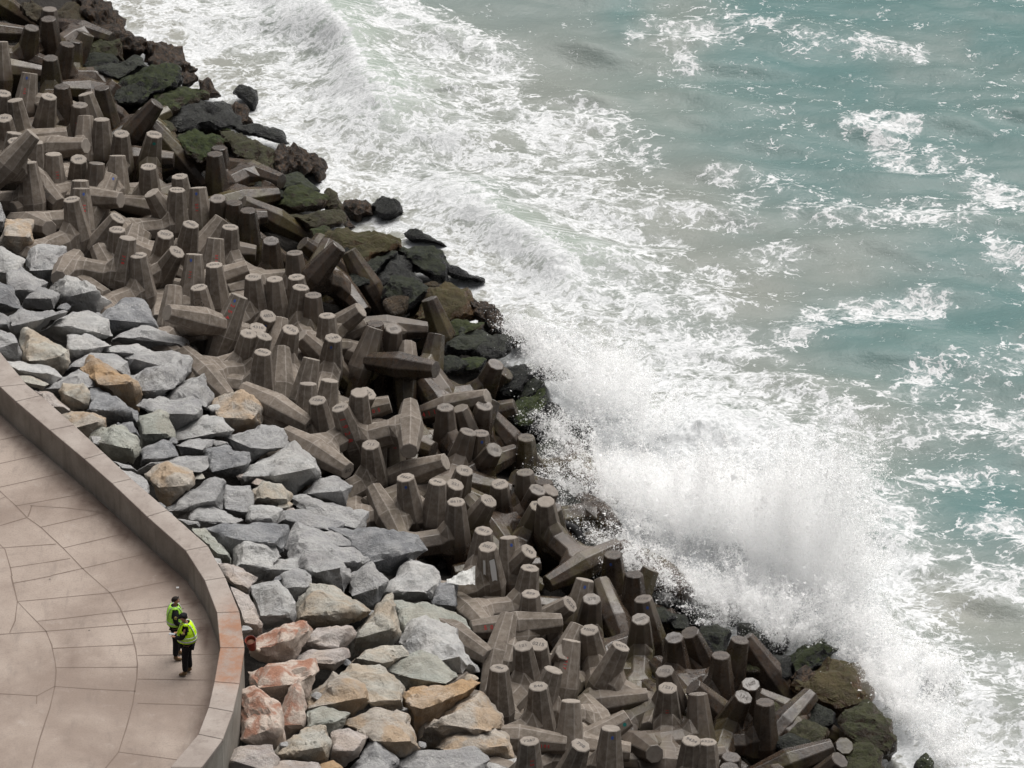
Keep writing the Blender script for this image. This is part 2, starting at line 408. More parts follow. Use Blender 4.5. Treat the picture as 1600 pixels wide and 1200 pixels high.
# ------------------------------------------------------------------ dolosse (concrete armour units)
DC = 2.32                                   # overall length in metres
HF, WT, WC, WS, SX = DC/2, .192*DC/2, .318*DC/2, .292*DC/2, DC*.335
def octa(hw, hd):                           # regular octagon with flat sides at hw / hd
    k = .414
    return [(hw,k*hd),(k*hw,hd),(-k*hw,hd),(-hw,k*hd),(-hw,-k*hd),(-k*hw,-hd),(k*hw,-hd),(hw,-k*hd)]
def loft(bm, rings):
    R_ = [[bm.verts.new(p) for p in r] for r in rings]
    for a, b in zip(R_[:-1], R_[1:]):
        for i in range(8): bm.faces.new((a[i], a[(i+1)%8], b[(i+1)%8], b[i]))
    bm.faces.new(R_[0][::-1]); bm.faces.new(R_[-1])
bm = bmesh.new()
# fluke one: along Z at the origin; shank along +X; fluke two: along Y at x = 2*SX
loft(bm, [[(x,y,-HF) for x,y in octa(WT,WT)], [(x,y,0) for x,y in octa(WC,WC)], [(x,y,HF) for x,y in octa(WT,WT)]])
loft(bm, [[(2*SX+x,-HF,y) for x,y in octa(WT,WT)], [(2*SX+x,0,y) for x,y in octa(WC,WC)], [(2*SX+x,HF,y) for x,y in octa(WT,WT)]])
fl = WS*1.75
loft(bm, [[(WC*.3,x,y) for x,y in octa(WS,fl)], [(WC*.78,x,y) for x,y in octa(WS,fl*.97)], [(WC*.78+.20,x,y) for x,y in octa(WS,WS)],
          [(2*SX-WC*.78-.20,x,y) for x,y in octa(WS,WS)], [(2*SX-WC*.78,x,y) for x,y in octa(fl*.97,WS)], [(2*SX-WC*.3,x,y) for x,y in octa(fl,WS)]])
bmesh.ops.recalc_face_normals(bm, faces=bm.faces)
bv = bmesh.ops.bevel(bm, geom=list(bm.edges), offset=.017, segments=1, affect='EDGES', profile=.5)
for f in bv['faces']: f.material_index = 1
for f in bm.faces:
    c_ = f.calc_center_median()
    if f.material_index == 0 and (abs(f.normal.z) > .99 and abs(c_.z) > HF*.98 or abs(f.normal.y) > .99 and abs(c_.y) > HF*.98): f.material_index = 2
me_dolos = bpy.data.meshes.new("dolos"); bm.to_mesh(me_dolos); bm.free(); me_dolos.materials.append(M_CONC); me_dolos.materials.append(M_EDGE); me_dolos.materials.append(M_ENDF)

# tip x, tip y, lean (degrees clockwise from straight up), tilt towards camera (sine), shank direction or None
DOL = [l.split() for l in """
78 31 -3 .5 -
52 45 12 .5 -
107 70 15 .4 -
137 53 24 .15 -
81 92 0 .5 -
85 106 105 .05 55
50 38 122 .0 -100
41 53 92 0 -
1 65 0 .1 -
47 114 8 .05 -
75 116 95 .0 -
8 147 10 .5 -
25 157 -9 .3 -
79 152 12 .5 -
99 136 0 .42 -
190 144 92 .05 -55
161 138 -8 .42 -
135 147 -15 .25 -
127 165 0 .45 -
10 186 -3 .6 -
105 211 80 -.1 -
27 221 0 .5 -
24 208 8 .2 -
57 222 6 .3 -
160 187 0 .3 -
133 181 0 -.1 -80
192 210 3 .55 -
221 219 130 .15 -75
262 174 62 -.1 -75
243 211 12 .5 -
292 257 138 .4 -80
272 250 92 .05 185
234 261 0 .48 -
337 241 -2 .42 -
126 250 5 .65 -
85 241 0 .3 -
150 237 95 -.1 -
152 255 5 .2 -
184 243 0 .1 -110
46 254 -5 .2 -
30 265 85 0 -
172 274 22 .3 -110
126 282 0 .15 -
127 294 0 .08 -
95 321 135 .5 -60
114 312 -8 .42 -115
282 276 -5 .4 -
315 290 140 -.1 -
278 297 3 .38 -
310 293 -3 .12 -
342 311 -4 .6 -
367 317 0 .4 -
389 329 0 .44 -
433 303 80 .05 -55
480 371 118 .3 -80
425 377 0 .6 -
514 377 22 .1 -130
300 351 12 .5 -
361 355 5 .4 -
347 342 35 -.1 -
337 372 5 .05 -
261 367 10 .6 -
238 302 -30 -.3 -95
302 338 100 0 -
447 410 120 .05 -100
461 395 -3 .35 -
23 329 -112 .6 -
186 341 37 .45 100
185 359 3 .45 -115
201 372 9 .3 -
218 399 -5 .4 -112
279 394 35 .6 -90
292 438 120 -.1 -100
304 397 3 .1 -
336 414 -3 .4 -
312 449 -8 .42 -112
271 447 5 -.2 80
375 462 22 .1 -
397 433 -3 .48 -
390 521 12 .55 -
414 525 20 .45 -95
405 512 15 .6 -
387 419 70 -.1 -
400 396 95 0 -
464 433 -3 .42 -
430 436 -3 .4 -
471 449 6 .42 150
490 461 0 .4 -
564 452 128 .3 -95
571 490 138 .45 -70
608 503 150 -.1 -
512 493 0 .38 -105
522 528 8 .55 -
572 507 66 -.1 -
587 505 0 .4 -
616 514 8 .6 -
586 512 18 .05 -
617 577 110 0 -
636 536 0 .22 195
682 522 10 -.1 -70
714 586 160 -.2 -
664 566 -30 -.1 95
775 569 24 .6 -97
421 494 27 .7 -
456 515 15 .6 -
438 497 10 -.2 -
412 550 5 .45 -
439 544 0 .32 -112
487 560 12 .05 -
555 610 135 -.1 0
482 599 3 .2 -
516 594 8 .22 -
497 625 -8 .55 -
560 620 0 .3 -
577 614 35 .6 -
532 636 -20 .5 75
610 631 75 0 160
485 665 118 .45 -
545 735 120 .55 60
580 694 -5 .6 -
594 663 10 .2 -
612 659 0 .3 -
645 652 -105 .35 140
696 636 0 .5 120
757 633 12 .6 -
770 625 25 -.1 120
751 676 2 .42 -
732 674 18 .4 -
822 683 0 .5 -
773 702 35 .75 -
838 738 140 -.1 -130
820 737 -3 .42 -
840 764 20 .6 -95
850 752 0 .35 -
841 790 20 .6 -
864 792 -3 .6 120
726 734 15 .6 -
712 756 22 .6 -92
634 745 -8 .5 -
684 752 5 .42 -
697 721 72 .0 140
678 703 110 .45 -
760 752 160 -.1 0
799 768 100 0 200
781 755 0 .6 -
764 781 33 .6 -
713 783 0 .5 -
805 745 -60 .7 -
727 778 -40 -.1 80
756 828 6 .5 -
762 853 -5 .58 -
795 839 -3 .18 -
827 860 42 .6 -
855 912 -117 .3 -50
957 865 -2 .5 -
828 886 8 .38 -95
829 926 0 .48 -
891 942 55 .55 -
914 905 12 .12 -
924 934 5 .62 -
938 908 -20 -.2 130
1017 889 24 .05 -
990 896 0 .38 -
1004 934 -12 .42 -
1000 965 0 .65 -
736 983 -94 .2 175
1052 994 -5 .62 -
1076 986 -22 .6 -
1155 998 12 .42 -95
920 982 -9 .6 170
1037 1046 -15 .62 -
1042 1072 0 .6 -
817 1007 -6 .55 -
841 1004 0 .7 -
865 1045 18 .3 -
893 1000 10 .05 -
905 978 25 -.2 -
841 1070 -3 .48 -110
892 1094 2 .15 -
1090 1083 -3 .12 -95
982 1122 58 -.1 -
954 1136 3 .3 -
1079 1154 3 .55 -
1104 1157 0 .35 -
827 1155 0 .45 -
885 1163 95 0 180
907 1161 20 .6 -
1175 1165 135 .2 -75
1180 1177 -135 .5 130
1171 1066 8 .7 -
1160 1086 25 .65 -
1194 1095 0 .42 -
1245 1113 145 -.1 -
1310 1155 118 -.1 -
1302 1168 70 -.1 -
1310 1184 40 .6 -
1141 1180 5 .5 -
1138 1196 0 .5 -
1125 1022 0 .45 -
762 1086 195 .5 105
764 1025 120 .55 -
780 1042 0 .4 -
970 1008 25 .4 -
985 1175 95 0 -
""".strip().splitlines()]
def cam_dir(v): return RT*v[0] + UP*v[1] - FW*v[2]
dolosse = []
def axis_from(lean, a):
    c = math.sqrt(max(0, 1-a*a)); return (c*math.sin(R(lean)), c*math.cos(R(lean)), a)
def place_dolos(tx, ty, lean, a, sh, dz=0.0, rnd=random):
    if sh is not None:
        dt = math.cos(R(sh-lean))
        if abs(dt) > .35 and abs(a) < .36: a = math.copysign(.42, dt)
    d1 = axis_from(lean, a)
    s0 = 60.0
    base = None
    for _ in range(3):
        L = HF*s0*math.hypot(d1[0], d1[1]); bx, by = tx - L*math.sin(R(lean)), ty + L*math.cos(R(lean))
        base = hit(bx, by, dz); s0 = scale_at(base)
    D = cam_dir(d1)
    if sh is None:
        # the far end of the shank is sunk in the pile: pick a direction that goes down and away from the viewer
        best = None; u = D.orthogonal().normalized(); v_ = D.cross(u); ph0 = rnd.uniform(0, 6.28)
        for k in range(24):
            ph = ph0 + 2*math.pi*k/24
            S_ = u*math.cos(ph)+v_*math.sin(ph); sc_ = 2.2*S_.z + rnd.uniform(-.2,.2)
            c2 = base + S_*2*SX; d2 = D.cross(S_)
            for q in (base+S_*SX, base+S_*SX*1.5, c2, c2+d2*HF*.5, c2+d2*HF*.95, c2-d2*HF*.5, c2-d2*HF*.95):
                qx, qy = proj(q); qd = (q-CAM).dot(FW)
                for wx, wy, wd, own in SEEN:
                    if own != (tx,ty) and abs(wx-qx) < 24 and abs(wy-qy) < 24 and qd < wd+.35: sc_ += .5
            if best is None or sc_ < best[0]: best = (sc_, S_)
        S_ = best[1]
    else:
        e = (math.sin(R(sh)), math.cos(R(sh)))
        dot = e[0]*d1[0]+e[1]*d1[1]
        if abs(d1[2]) > .08:
            s3 = Vector((e[0], e[1], max(-1.6, min(1.6, -dot/d1[2]))))
        else:
            e2 = (e[0]-dot*d1[0], e[1]-dot*d1[1]); s3 = Vector((e2[0], e2[1], -.25))
        d1v = Vector(d1); s3 = s3 - d1v*s3.dot(d1v); s3.normalize(); S_ = cam_dir(s3)
    S_ = (S_ - D*S_.dot(D)).normalized()
    Yv = D.cross(S_)
    M = Matrix(((S_.x,Yv.x,D.x,base.x),(S_.y,Yv.y,D.y,base.y),(S_.z,Yv.z,D.z,base.z),(0,0,0,1)))
    o = bpy.data.objects.new("dolos", me_dolos); C.objects.link(o); o.matrix_world = M
    o.color = (1,1,1,1)
    return o
rd = random.Random(11)
LIFT = {(532,636):.55,(645,652):.55,(375,462):.45,(736,983):.35,(485,665):.35,(545,735):.35,(201,372):.3,(95,321):.4,(312,449):.3,(855,912):.4,(114,312):.2,(762,853):.25,(185,359):.15,(697,721):.3}
SEEN = []                                  # points of the visible arms, so that hidden arms are turned out of their way
for l in DOL:
    tx, ty, lean, a = map(float, l[:4]); d1 = axis_from(lean, a); L = HF*60*math.hypot(d1[0], d1[1]); b = hit(tx-L*math.sin(R(lean)), ty+L*math.cos(R(lean))); D = cam_dir(d1)
    for k in (0, .33, .66, 1.0):
        q = b + D*HF*k; SEEN.append((*proj(q), (q-CAM).dot(FW), (tx,ty)))
for l in DOL:
    tx, ty, lean, a = map(float, l[:4]); sh = None if l[4] == '-' else float(l[4])
    o = place_dolos(tx, ty, lean, a, sh, LIFT.get((int(tx),int(ty)), 0.0), rd)
    dolosse.append((o, tx, ty, lean, a, sh))

SOAKED = {(78,31),(52,45),(107,70),(137,53),(50,38),(41,53),(99,136),(190,144),(161,138),(221,219),(262,174),(292,257),(337,241),(433,303),(389,329),(480,372),(425,377),(514,377),(447,410),(367,317),
 (564,452),(571,490),(608,503),(587,505),(682,522),(714,586),(775,569),(770,625),(822,683),(838,738),(805,745),(1017,889),(1052,994),(1076,986),(1155,998),(990,896),(1125,1022),(315,290),(81,92)}
DAMP = {(342,311),(586,512),(616,514),(757,633),(751,676),(732,674),(696,636),(820,737),(840,764),(850,752),(957,865),(1004,934),(1000,965),(924,934),(938,908),(490,461),(1037,1046),(773,702),(760,752),(664,566),(461,395),(1090,1083),(127,165),(152,255),(85,106)}
for o, tx, ty, lean, a, sh in dolosse:
    k = (int(tx), int(ty)); px_, py_ = proj(o.matrix_world.translation); wetness = .95 if (k in SOAKED or px_ > 1045+(py_-960)*.27 or o.matrix_world.translation.z < 1.0) else (.60 if k in DAMP else 0)
    o.color = (1-wetness, 1, 1, 1); o['_w'] = wetness
# ------------------------------------------------------------------ boulders
# class letter, then outline points; classes: g grey, l light grey, d dark slate, y yellowish, o ochre, O orange, p pinkish, n greenish, R red stained
ROCKS = """
o 10,344 50,346 53,385 40,400 4,382
g 0,318 9,338 2,362 -15,350 -12,320
l -10,380 0,386 39,407 37,421 15,440 -10,440
g 52,385 70,382 97,390 105,427 82,450 62,435 44,417
g 10,425 32,420 68,443 45,455 35,475 12,450
g 57,446 92,460 85,483 35,480 47,455
l 85,440 102,427 170,472 150,492 100,485 82,452
y 100,398 139,417 125,428 104,424
d -12,440 0,442 20,452 36,482 5,492 -12,490
g 13,494 34,486 69,484 101,489 69,504 56,519 30,536 17,521
g -12,488 0,489 14,496 17,518 -12,516
l 63,520 105,490 135,488 167,498 176,525 165,533 105,538 75,524
d 154,494 186,474 193,466 223,468 232,489 249,521 212,510 174,527 169,502
g 172,534 200,516 229,508 232,519 262,525 291,531 292,546 277,549 234,547 221,534
g -12,512 0,516 20,525 34,547 28,568 -12,566
y 30,538 39,517 56,519 108,544 109,566 97,585 80,574 38,568
l 107,525 131,522 159,532 174,540 150,553 120,564 109,566
l 159,549 180,540 216,536 229,547 195,559 169,552
g 103,581 112,566 148,555 174,554 197,564 199,589 150,585
g 195,559 216,549 270,547 298,559 300,581 289,591 199,585
l 4,566 34,570 75,572 96,589 82,602 22,583
y 26,587 52,589 77,600 66,611 38,600
g 66,611 90,592 120,579 146,592 146,606 139,607 92,619 82,617
O 127,579 142,562 169,574 216,600 219,622 214,639 187,628 154,604 144,589
g 199,591 225,577 274,561 287,579 285,594 244,622 221,630 217,606
y 92,611 99,600 131,598 140,613 137,637 114,643 96,628
p 54,611 75,613 112,643 94,647 79,636
d 142,606 152,606 216,645 219,666 169,666 139,641
o 96,650 130,641 165,653 164,667 140,689 115,670
n 142,688 155,667 180,662 217,685 220,705 207,725 175,717
d 180,660 207,658 220,682 216,686 190,672
n 216,650 250,642 265,650 271,687 222,702
g 217,635 232,625 300,624 315,632 312,657 270,675 265,648 245,640
g 245,625 282,598 317,583 332,620 325,642 310,630 270,622
o 330,627 382,609 413,632 407,665 365,674 332,650
l 272,670 320,652 347,654 362,672 350,683 282,690
g 275,695 310,684 335,687 320,710 285,712
g 327,687 355,690 360,700 335,699
g 352,682 407,667 445,670 449,697 425,702 390,722 387,705
d 320,702 360,700 390,707 392,722 375,745 350,745 327,725
d 220,730 222,705 250,688 265,692 277,710 245,720
g 217,737 257,715 322,712 326,727 317,737 300,740
o 229,742 262,719 300,736 301,755 265,792 247,775
g 175,720 205,727 215,737 190,735
g 190,735 230,750 234,772 207,760
l 380,745 400,725 457,696 486,715 499,747 455,773 430,760 385,755
g 265,797 295,765 332,750 345,755 345,797 307,787 282,808
g 345,762 390,760 395,792 380,810 347,797
y 395,765 410,752 440,754 455,772 450,795 397,785
g 472,775 500,748 525,748 549,760 540,790 505,783
g 455,776 475,774 570,800 567,825 532,825 500,805 457,792
g 292,807 302,787 325,790 380,812 337,823 315,825
l 382,805 390,792 415,791 440,797 430,822 412,825 385,815
g 430,822 440,797 475,796 500,810 537,817 520,835 487,832 450,822
d 321,827 375,819 447,822 442,862 367,880 332,837
g 277,811 310,815 312,825 292,822
n 297,827 320,827 360,870 362,882 342,880 322,852
l 366,885 375,842 422,842 437,870 405,902 370,886
g 442,847 467,821 490,832 570,867 572,880 547,897 512,872 450,867
g 487,832 530,827 562,850 570,865 525,848
d 517,830 587,827 650,837 663,860 635,892 605,902 572,875 532,850
l 422,885 450,871 465,872 467,897 442,905 410,910
g 462,885 475,867 497,864 532,880 545,905 537,927 490,915 487,895
g 442,900 465,892 487,900 490,912 462,937 442,912
g 545,900 580,881 605,907 592,947 577,955 545,925
l 594,922 640,877 675,885 685,907 672,937 625,942 595,937
p 342,882 370,887 405,902 397,912 390,935 357,910
p 362,920 385,930 414,975 410,992 385,995 372,947
l 392,917 435,906 460,940 457,970 417,982 400,947
y 465,940 487,915 525,920 575,955 555,975 515,980 480,985 465,970
y 547,995 572,967 610,931 622,990 602,1012 550,1027
R 400,995 442,975 477,972 487,985 462,1005 460,1035 430,1037 390,1020
p 462,1007 495,982 552,977 554,990 537,1015 467,1022
p 462,1032 482,1015 542,1015 547,1027 522,1047 495,1045
y 547,1037 590,1012 625,1010 635,1025 600,1045 550,1042
n 615,945 662,942 712,960 730,980 727,1000 700,990 650,985 622,1000
l 627,1005 640,977 667,966 710,982 742,1045 715,1062 662,1030 637,1017
n 600,1045 657,1017 695,1035 712,1055 700,1067 632,1080
d 671,942 682,912 715,906 716,945 707,953 672,948
R 388,1050 420,1040 487,1035 496,1050 480,1085 435,1097 395,1075
o 482,1090 520,1052 540,1067 570,1065 579,1095 550,1117 482,1107
y 532,1057 550,1042 595,1045 627,1075 631,1115 595,1110 575,1075
R 381,1082 398,1076 436,1101 433,1134 446,1159 431,1172 376,1153 377,1109
R 432,1120 453,1073 466,1062 480,1104 475,1140 447,1156
n 480,1109 505,1104 543,1117 530,1140 513,1153 480,1137
O 630,1085 732,1064 747,1070 725,1097 662,1125 655,1152 640,1125 632,1107
o 660,1130 747,1084 782,1115 786,1135 680,1169 657,1162
o 682,1167 707,1142 757,1126 790,1145 800,1185 750,1190 700,1175
o 540,1132 595,1111 632,1120 657,1170 617,1185 580,1150
y 432,1175 472,1140 505,1137 515,1162 510,1192 437,1192
p 517,1147 545,1140 579,1150 560,1182 540,1200 517,1190
g 547,1200 587,1152 617,1187 612,1205 560,1215
g 617,1190 650,1172 737,1170 762,1187 750,1205 625,1212
p 354,1184 376,1166 422,1167 433,1186 430,1203 352,1205
p 400,1200 450,1188 494,1193 502,1210 420,1215
l 760,1190 822,1186 827,1205 760,1215
O 500,1196 520,1190 537,1200 520,1212 502,1210
"""
# shore rocks: k kelp covered, b brown, c black, s slate grey; digit after the letter = mossiness 0-9
SHORE_ROCKS = """
b2 35,12 52,4 80,18 62,45 40,28
b2 85,20 117,2 132,30 148,56 112,66 92,50
k 117,0 140,-8 165,2 192,38 175,65 148,58 132,25
k 150,42 195,45 235,70 232,85 195,90 150,62
b6 142,82 148,66 187,62 193,95 155,100
k 228,95 236,65 272,72 304,108 275,112 240,108
s3 140,108 158,107 212,90 230,105 190,135 160,122
c7 190,132 252,104 278,110 285,135 220,175 197,160
b8 217,175 245,145 310,137 318,155 290,175 255,195 225,190
s1 265,180 287,160 345,155 376,198 335,205 280,215 255,207
k 277,112 305,110 312,127 287,136
k 310,125 325,122 346,150 322,156
k 357,165 378,162 397,195 375,200
c1 364,145 377,134 392,138 405,157 395,172 380,155
b9 280,220 305,205 322,210 345,220 340,262 307,267 290,242
b9 300,190 312,185 360,203 345,212 305,205
b5 347,207 385,215 425,240 427,280 390,262 357,240
s1 365,200 400,197 442,205 452,228 420,222 380,210
k 420,245 440,227 462,232 487,255 482,270 432,280
k 457,231 475,232 505,260 500,290 485,265
b2 362,285 385,260 420,272 422,290 380,298
s5 425,285 462,267 498,298 450,292 432,297
b8 425,325 450,292 467,287 507,307 505,327 452,332
b4 507,300 515,294 535,320 537,345 508,327
k 535,325 558,357 543,360 533,345
b4 450,337 492,332 532,330 537,355 485,362
k 539,320 555,310 575,317 582,335 560,345 545,335
c1 580,320 597,307 620,315 631,332 610,342 590,340
o6 515,365 540,361 595,370 620,377 620,392 592,400 550,425 517,425 522,395
b8 487,360 507,351 522,360 507,380 490,375
c1 632,365 650,360 677,370 697,385 670,380 645,375
c3 552,422 585,402 617,395 590,430 560,440
s1 572,450 620,397 657,435 655,445 600,452
c4 625,392 675,389 695,405 695,440 672,440 645,420
c4 597,462 617,437 650,440 670,457 640,492 600,480
b0 600,475 610,462 637,465 637,490 612,500
o5 642,497 670,460 695,445 725,455 745,495 720,505 680,512 650,505
k 730,467 762,475 777,505 790,520 770,525 747,497
b1 660,445 677,437 690,447 675,452
c0 696,417 715,416 755,435 757,443 722,436 700,427
b8 680,517 715,505 752,505 750,517 700,535
s4 702,525 722,510 750,520 782,535 757,557 715,555 697,540
c8 710,562 732,557 762,560 750,582 727,587
k 790,517 817,515 825,535 800,545
c1 775,605 792,575 817,573 835,585 812,620 780,632
c3 815,590 825,584 852,597 850,610 817,630 805,625
c2 838,582 850,570 867,568 897,595 895,605 860,600
c9 780,655 800,635 850,608 855,640 830,675 805,672
c3 832,670 865,655 925,660 935,672 912,680 850,680
s4 837,697 857,687 882,697 880,707 842,720
c2 885,785 930,785 940,820 900,830
b2 912,838 940,825 958,845 945,865 920,862
c1 1010,880 1040,890 1045,930 1015,925
c2 1040,905 1075,900 1085,945 1055,955
c3 1095,985 1120,982 1140,990 1135,1025 1110,1035 1090,1020
c2 1150,972 1180,977 1185,1000 1175,1020 1155,1000
c7 1230,1035 1250,1017 1275,1004 1308,1017 1297,1035 1240,1072
o5 1240,1072 1275,1047 1310,1037 1327,1040 1347,1065 1354,1092 1335,1110 1305,1115 1255,1092
b6 1312,1132 1325,1112 1357,1106 1382,1125 1395,1160 1385,1185 1362,1162 1320,1167
b6 1310,1175 1360,1162 1375,1180 1378,1205 1320,1210
c6 1427,1200 1432,1185 1447,1174 1460,1195 1455,1210
c1 1200,1027 1230,1027 1237,1060 1215,1065
c2 1040,955 1070,960 1080,985 1050,985
"""
def make_rock(name, pts, mat, rnd, rough=1.0, grow=1.10, rounded=False, back=.6, dz=0.0, zmin=-.6):
    n = len(pts)
    cx = (min(p[0] for p in pts)+max(p[0] for p in pts))/2; cy = (min(p[1] for p in pts)+max(p[1] for p in pts))/2
    c = hit(cx, cy, dz, zmin); s = scale_at(c)
    P = [((x-cx)/s*grow, -(y-cy)/s*grow) for x, y in pts]
    w = max(p[0] for p in P)-min(p[0] for p in P); h = max(p[1] for p in P)-min(p[1] for p in P)
    T = min(w, h*1.25)
    bm = bmesh.new(); add = lambda u, v, q: bm.verts.new(RT*u + UP*v - FW*q)
    mu = sum(p[0] for p in P)/n; mv = sum(p[1] for p in P)/n
    lean_ = rnd.uniform(.35,.62)
    for u, v in P: add(u, v, (lean_*(mv-v)/h + rnd.uniform(-.05,.05))*T)
    ridge = rnd.uniform(-.02,.24)*h; skew = rnd.uniform(-.22,.22)
    k0 = rnd.uniform(.62,.8)
    for u, v in P:            # face towards the viewer: a broad top facet and a steeper front
        if rounded:
            uu = mu+(u-mu)*.7*rnd.uniform(.9,1.1); vv = mv+(v-mv)*.62+.02*h; tq = (.50 + .40*(mv-v)/h + rnd.uniform(-.06,.06))*T
        elif v < mv + .05*h:      # brow between the light top and the shaded front
            uu = mu+(u-mu)*k0*rnd.uniform(.92,1.12); vv = mv-ridge+skew*(u-mu)+rnd.uniform(-.05,.05)*h; tq = (.66+rnd.uniform(-.08,.08))*T
        else:
            uu = mu+(u-mu)*k0*rnd.uniform(.85,1.05); vv = mv+(v-mv)*.72; tq = (.22+rnd.uniform(-.07,.07))*T
        add(uu, vv, tq)
    for u, v in P:
        add(mu+(u-mu)*back*rnd.uniform(.8,1.1), mv+.08*h+(v-mv)*back*rnd.uniform(.8,1.1), -(.5+rnd.uniform(-.1,.1))*T)
    r = bmesh.ops.convex_hull(bm, input=list(bm.verts))
    bmesh.ops.delete(bm, geom=[v for v in bm.verts if not v.link_faces], context='VERTS')
    bmesh.ops.dissolve_limit(bm, angle_limit=R(9), verts=list(bm.verts), edges=list(bm.edges))
    bmesh.ops.triangulate(bm, faces=list(bm.faces))
    lim = max(.075, .055*max(w,h))
    for _ in range(5):
        E = [e for e in bm.edges if e.calc_length() > lim*1.5]
        if not E: break
        bmesh.ops.subdivide_edges(bm, edges=E, cuts=1, use_grid_fill=True)
        bmesh.ops.triangulate(bm, faces=[f for f in bm.faces if len(f.verts) > 3])
    bmesh.ops.smooth_vert(bm, verts=bm.verts, factor=.3, use_axis_x=True, use_axis_y=True, use_axis_z=True)
    if rounded:
        for _ in range(3): bmesh.ops.smooth_vert(bm, verts=bm.verts, factor=.5, use_axis_x=True, use_axis_y=True, use_axis_z=True)
    bm.normal_update()
    sd_ = Vector((rnd.uniform(0,99), rnd.uniform(0,99), rnd.uniform(0,99)))
    A = .085*T**.7*rough
    for v in bm.verts:
        p = v.co*1.9 + sd_
        d = noise.fractal(p, .8, 2.1, 5)*1.0
        cell = noise.cell(v.co*1.4 + sd_ + Vector((0,0,noise.noise(p*.7)*.6)))          # cleavage steps
        v.co += v.normal*A*(d + .35*(cell-.5)) + Vector((0,0,0))
    bmesh.ops.recalc_face_normals(bm, faces=bm.faces)
    for f in bm.faces: f.smooth = True
    for e in bm.edges:
        if len(e.link_faces) == 2 and e.calc_face_angle(0) > R(38): e.smooth = False
    me = bpy.data.meshes.new(name); bm.to_mesh(me); bm.free()
    o = link_mesh(name, me, mat); o.location = c
    return o
def parse(txt):
    for l in txt.strip().splitlines():
        q = l.split(); yield q[0], [tuple(map(float, p.split(','))) for p in q[1:]]
TONE = {'g':(.37,.366,.362,.97),'l':(.50,.495,.48,.95),'d':(.235,.24,.25,.98),'y':(.48,.455,.39,.62),'o':(.47,.41,.34,.45),'O':(.43,.31,.20,.18),
        'p':(.48,.42,.385,.8),'n':(.36,.37,.32,.9),'R':(.40,.33,.285,1)}
STONE = {'b':(.080,.055,.032),'o':(.150,.085,.036),'c':(.016,.016,.018),'s':(.050,.050,.051)}
rr = random.Random(5)
# dark rocks of the toe that show through the foot of the spray and between the wet blocks
tr_ = random.Random(21)
for x, y in [(868,655),(905,705),(880,735),(915,745),(870,765),(950,800),(905,812),(955,862),(925,872),(985,905),(1000,950),(1025,965),(1062,935),(1095,960),(1120,955),(1145,960),(1175,1010),(1205,1000),(1215,1045),(1180,1040),(1255,1060),(1280,1125),(1262,1150),(1290,1190),(1240,1165),(1222,1120),(765,545),(845,640),(700,570),(640,520),(560,440),(535,395),(250,205),(205,150),(150,100),(420,300)]:
    a_, b_ = tr_.uniform(20,34), tr_.uniform(15,24); th_ = tr_.uniform(-.5,.9)
    q = []
    for i in range(7):
        u = 2*math.pi*i/7 + tr_.uniform(-.25,.25); r_ = tr_.uniform(.8,1.1)
        ex, ey = a_*r_*math.cos(u), b_*r_*math.sin(u); q.append(f"{x+ex*math.cos(th_)-ey*math.sin(th_):.0f},{y+ex*math.sin(th_)+ey*math.cos(th_):.0f}")
    SHORE_ROCKS += tr_.choice(["c1","c3","k","c2","b5","s2"]) + " " + " ".join(q) + "\n"
# small stones wedged in the gaps beside the wall
for x, y in [(68,628),(120,655),(150,690),(182,735),(222,770),(262,805),(300,845),(338,880),(352,905),(375,905),(248,792),(258,745),(350,700),(312,745),(376,745),(470,745),(456,800),(330,815),(440,880),(500,935),(580,960),(610,1030),(585,1100),(470,1055),(505,1110),(100,480),(45,455),(150,495),(165,545),(200,595),(250,615),(335,640),(270,690),(310,690),(405,755),(350,830),(445,790),(540,835),(440,905),(540,895),(555,960),(625,940),(595,990),(540,1035),(620,1030),(630,1110),(500,1090),(660,1165),(585,1180),(735,1060),(445,1165),(520,1140),(655,1000),(590,905),(385,985)]:
    a_ = tr_.uniform(8,14); q = []
    for i in range(6):
        u = 2*math.pi*i/6 + tr_.uniform(-.3,.3); r_ = tr_.uniform(.7,1.1); q.append(f"{x+a_*r_*math.cos(u):.0f},{y+a_*.72*r_*math.sin(u):.0f}")
    ROCKS += tr_.choice("ggldyp") + " " + " ".join(q) + "\n"
boulders, shorerocks = [], []
for k, pts in parse(ROCKS):
    o = make_rock("boulder", pts, M_RED if k == 'R' else M_BOULDER, rr)
    t = TONE[k]; j = rr.uniform(.9,1.1); o.color = (t[0]*j, t[1]*j, t[2]*j, t[3])
    boulders.append((o, k, pts))
for k, pts in parse(SHORE_ROCKS):
    o = make_rock("kelp_rock" if k == 'k' else "shore_rock", pts, M_KELP if k[0] == 'k' else M_SHORE, rr, 2.0 if k[0] == 'k' else 1.35, grow=1.2, rounded=True, zmin=.10, dz=.10)
    if k[0] != 'k':
        t = STONE[k[0]]; o.color = (*t, 1-int(k[1])/9)
    shorerocks.append((o, k, pts))
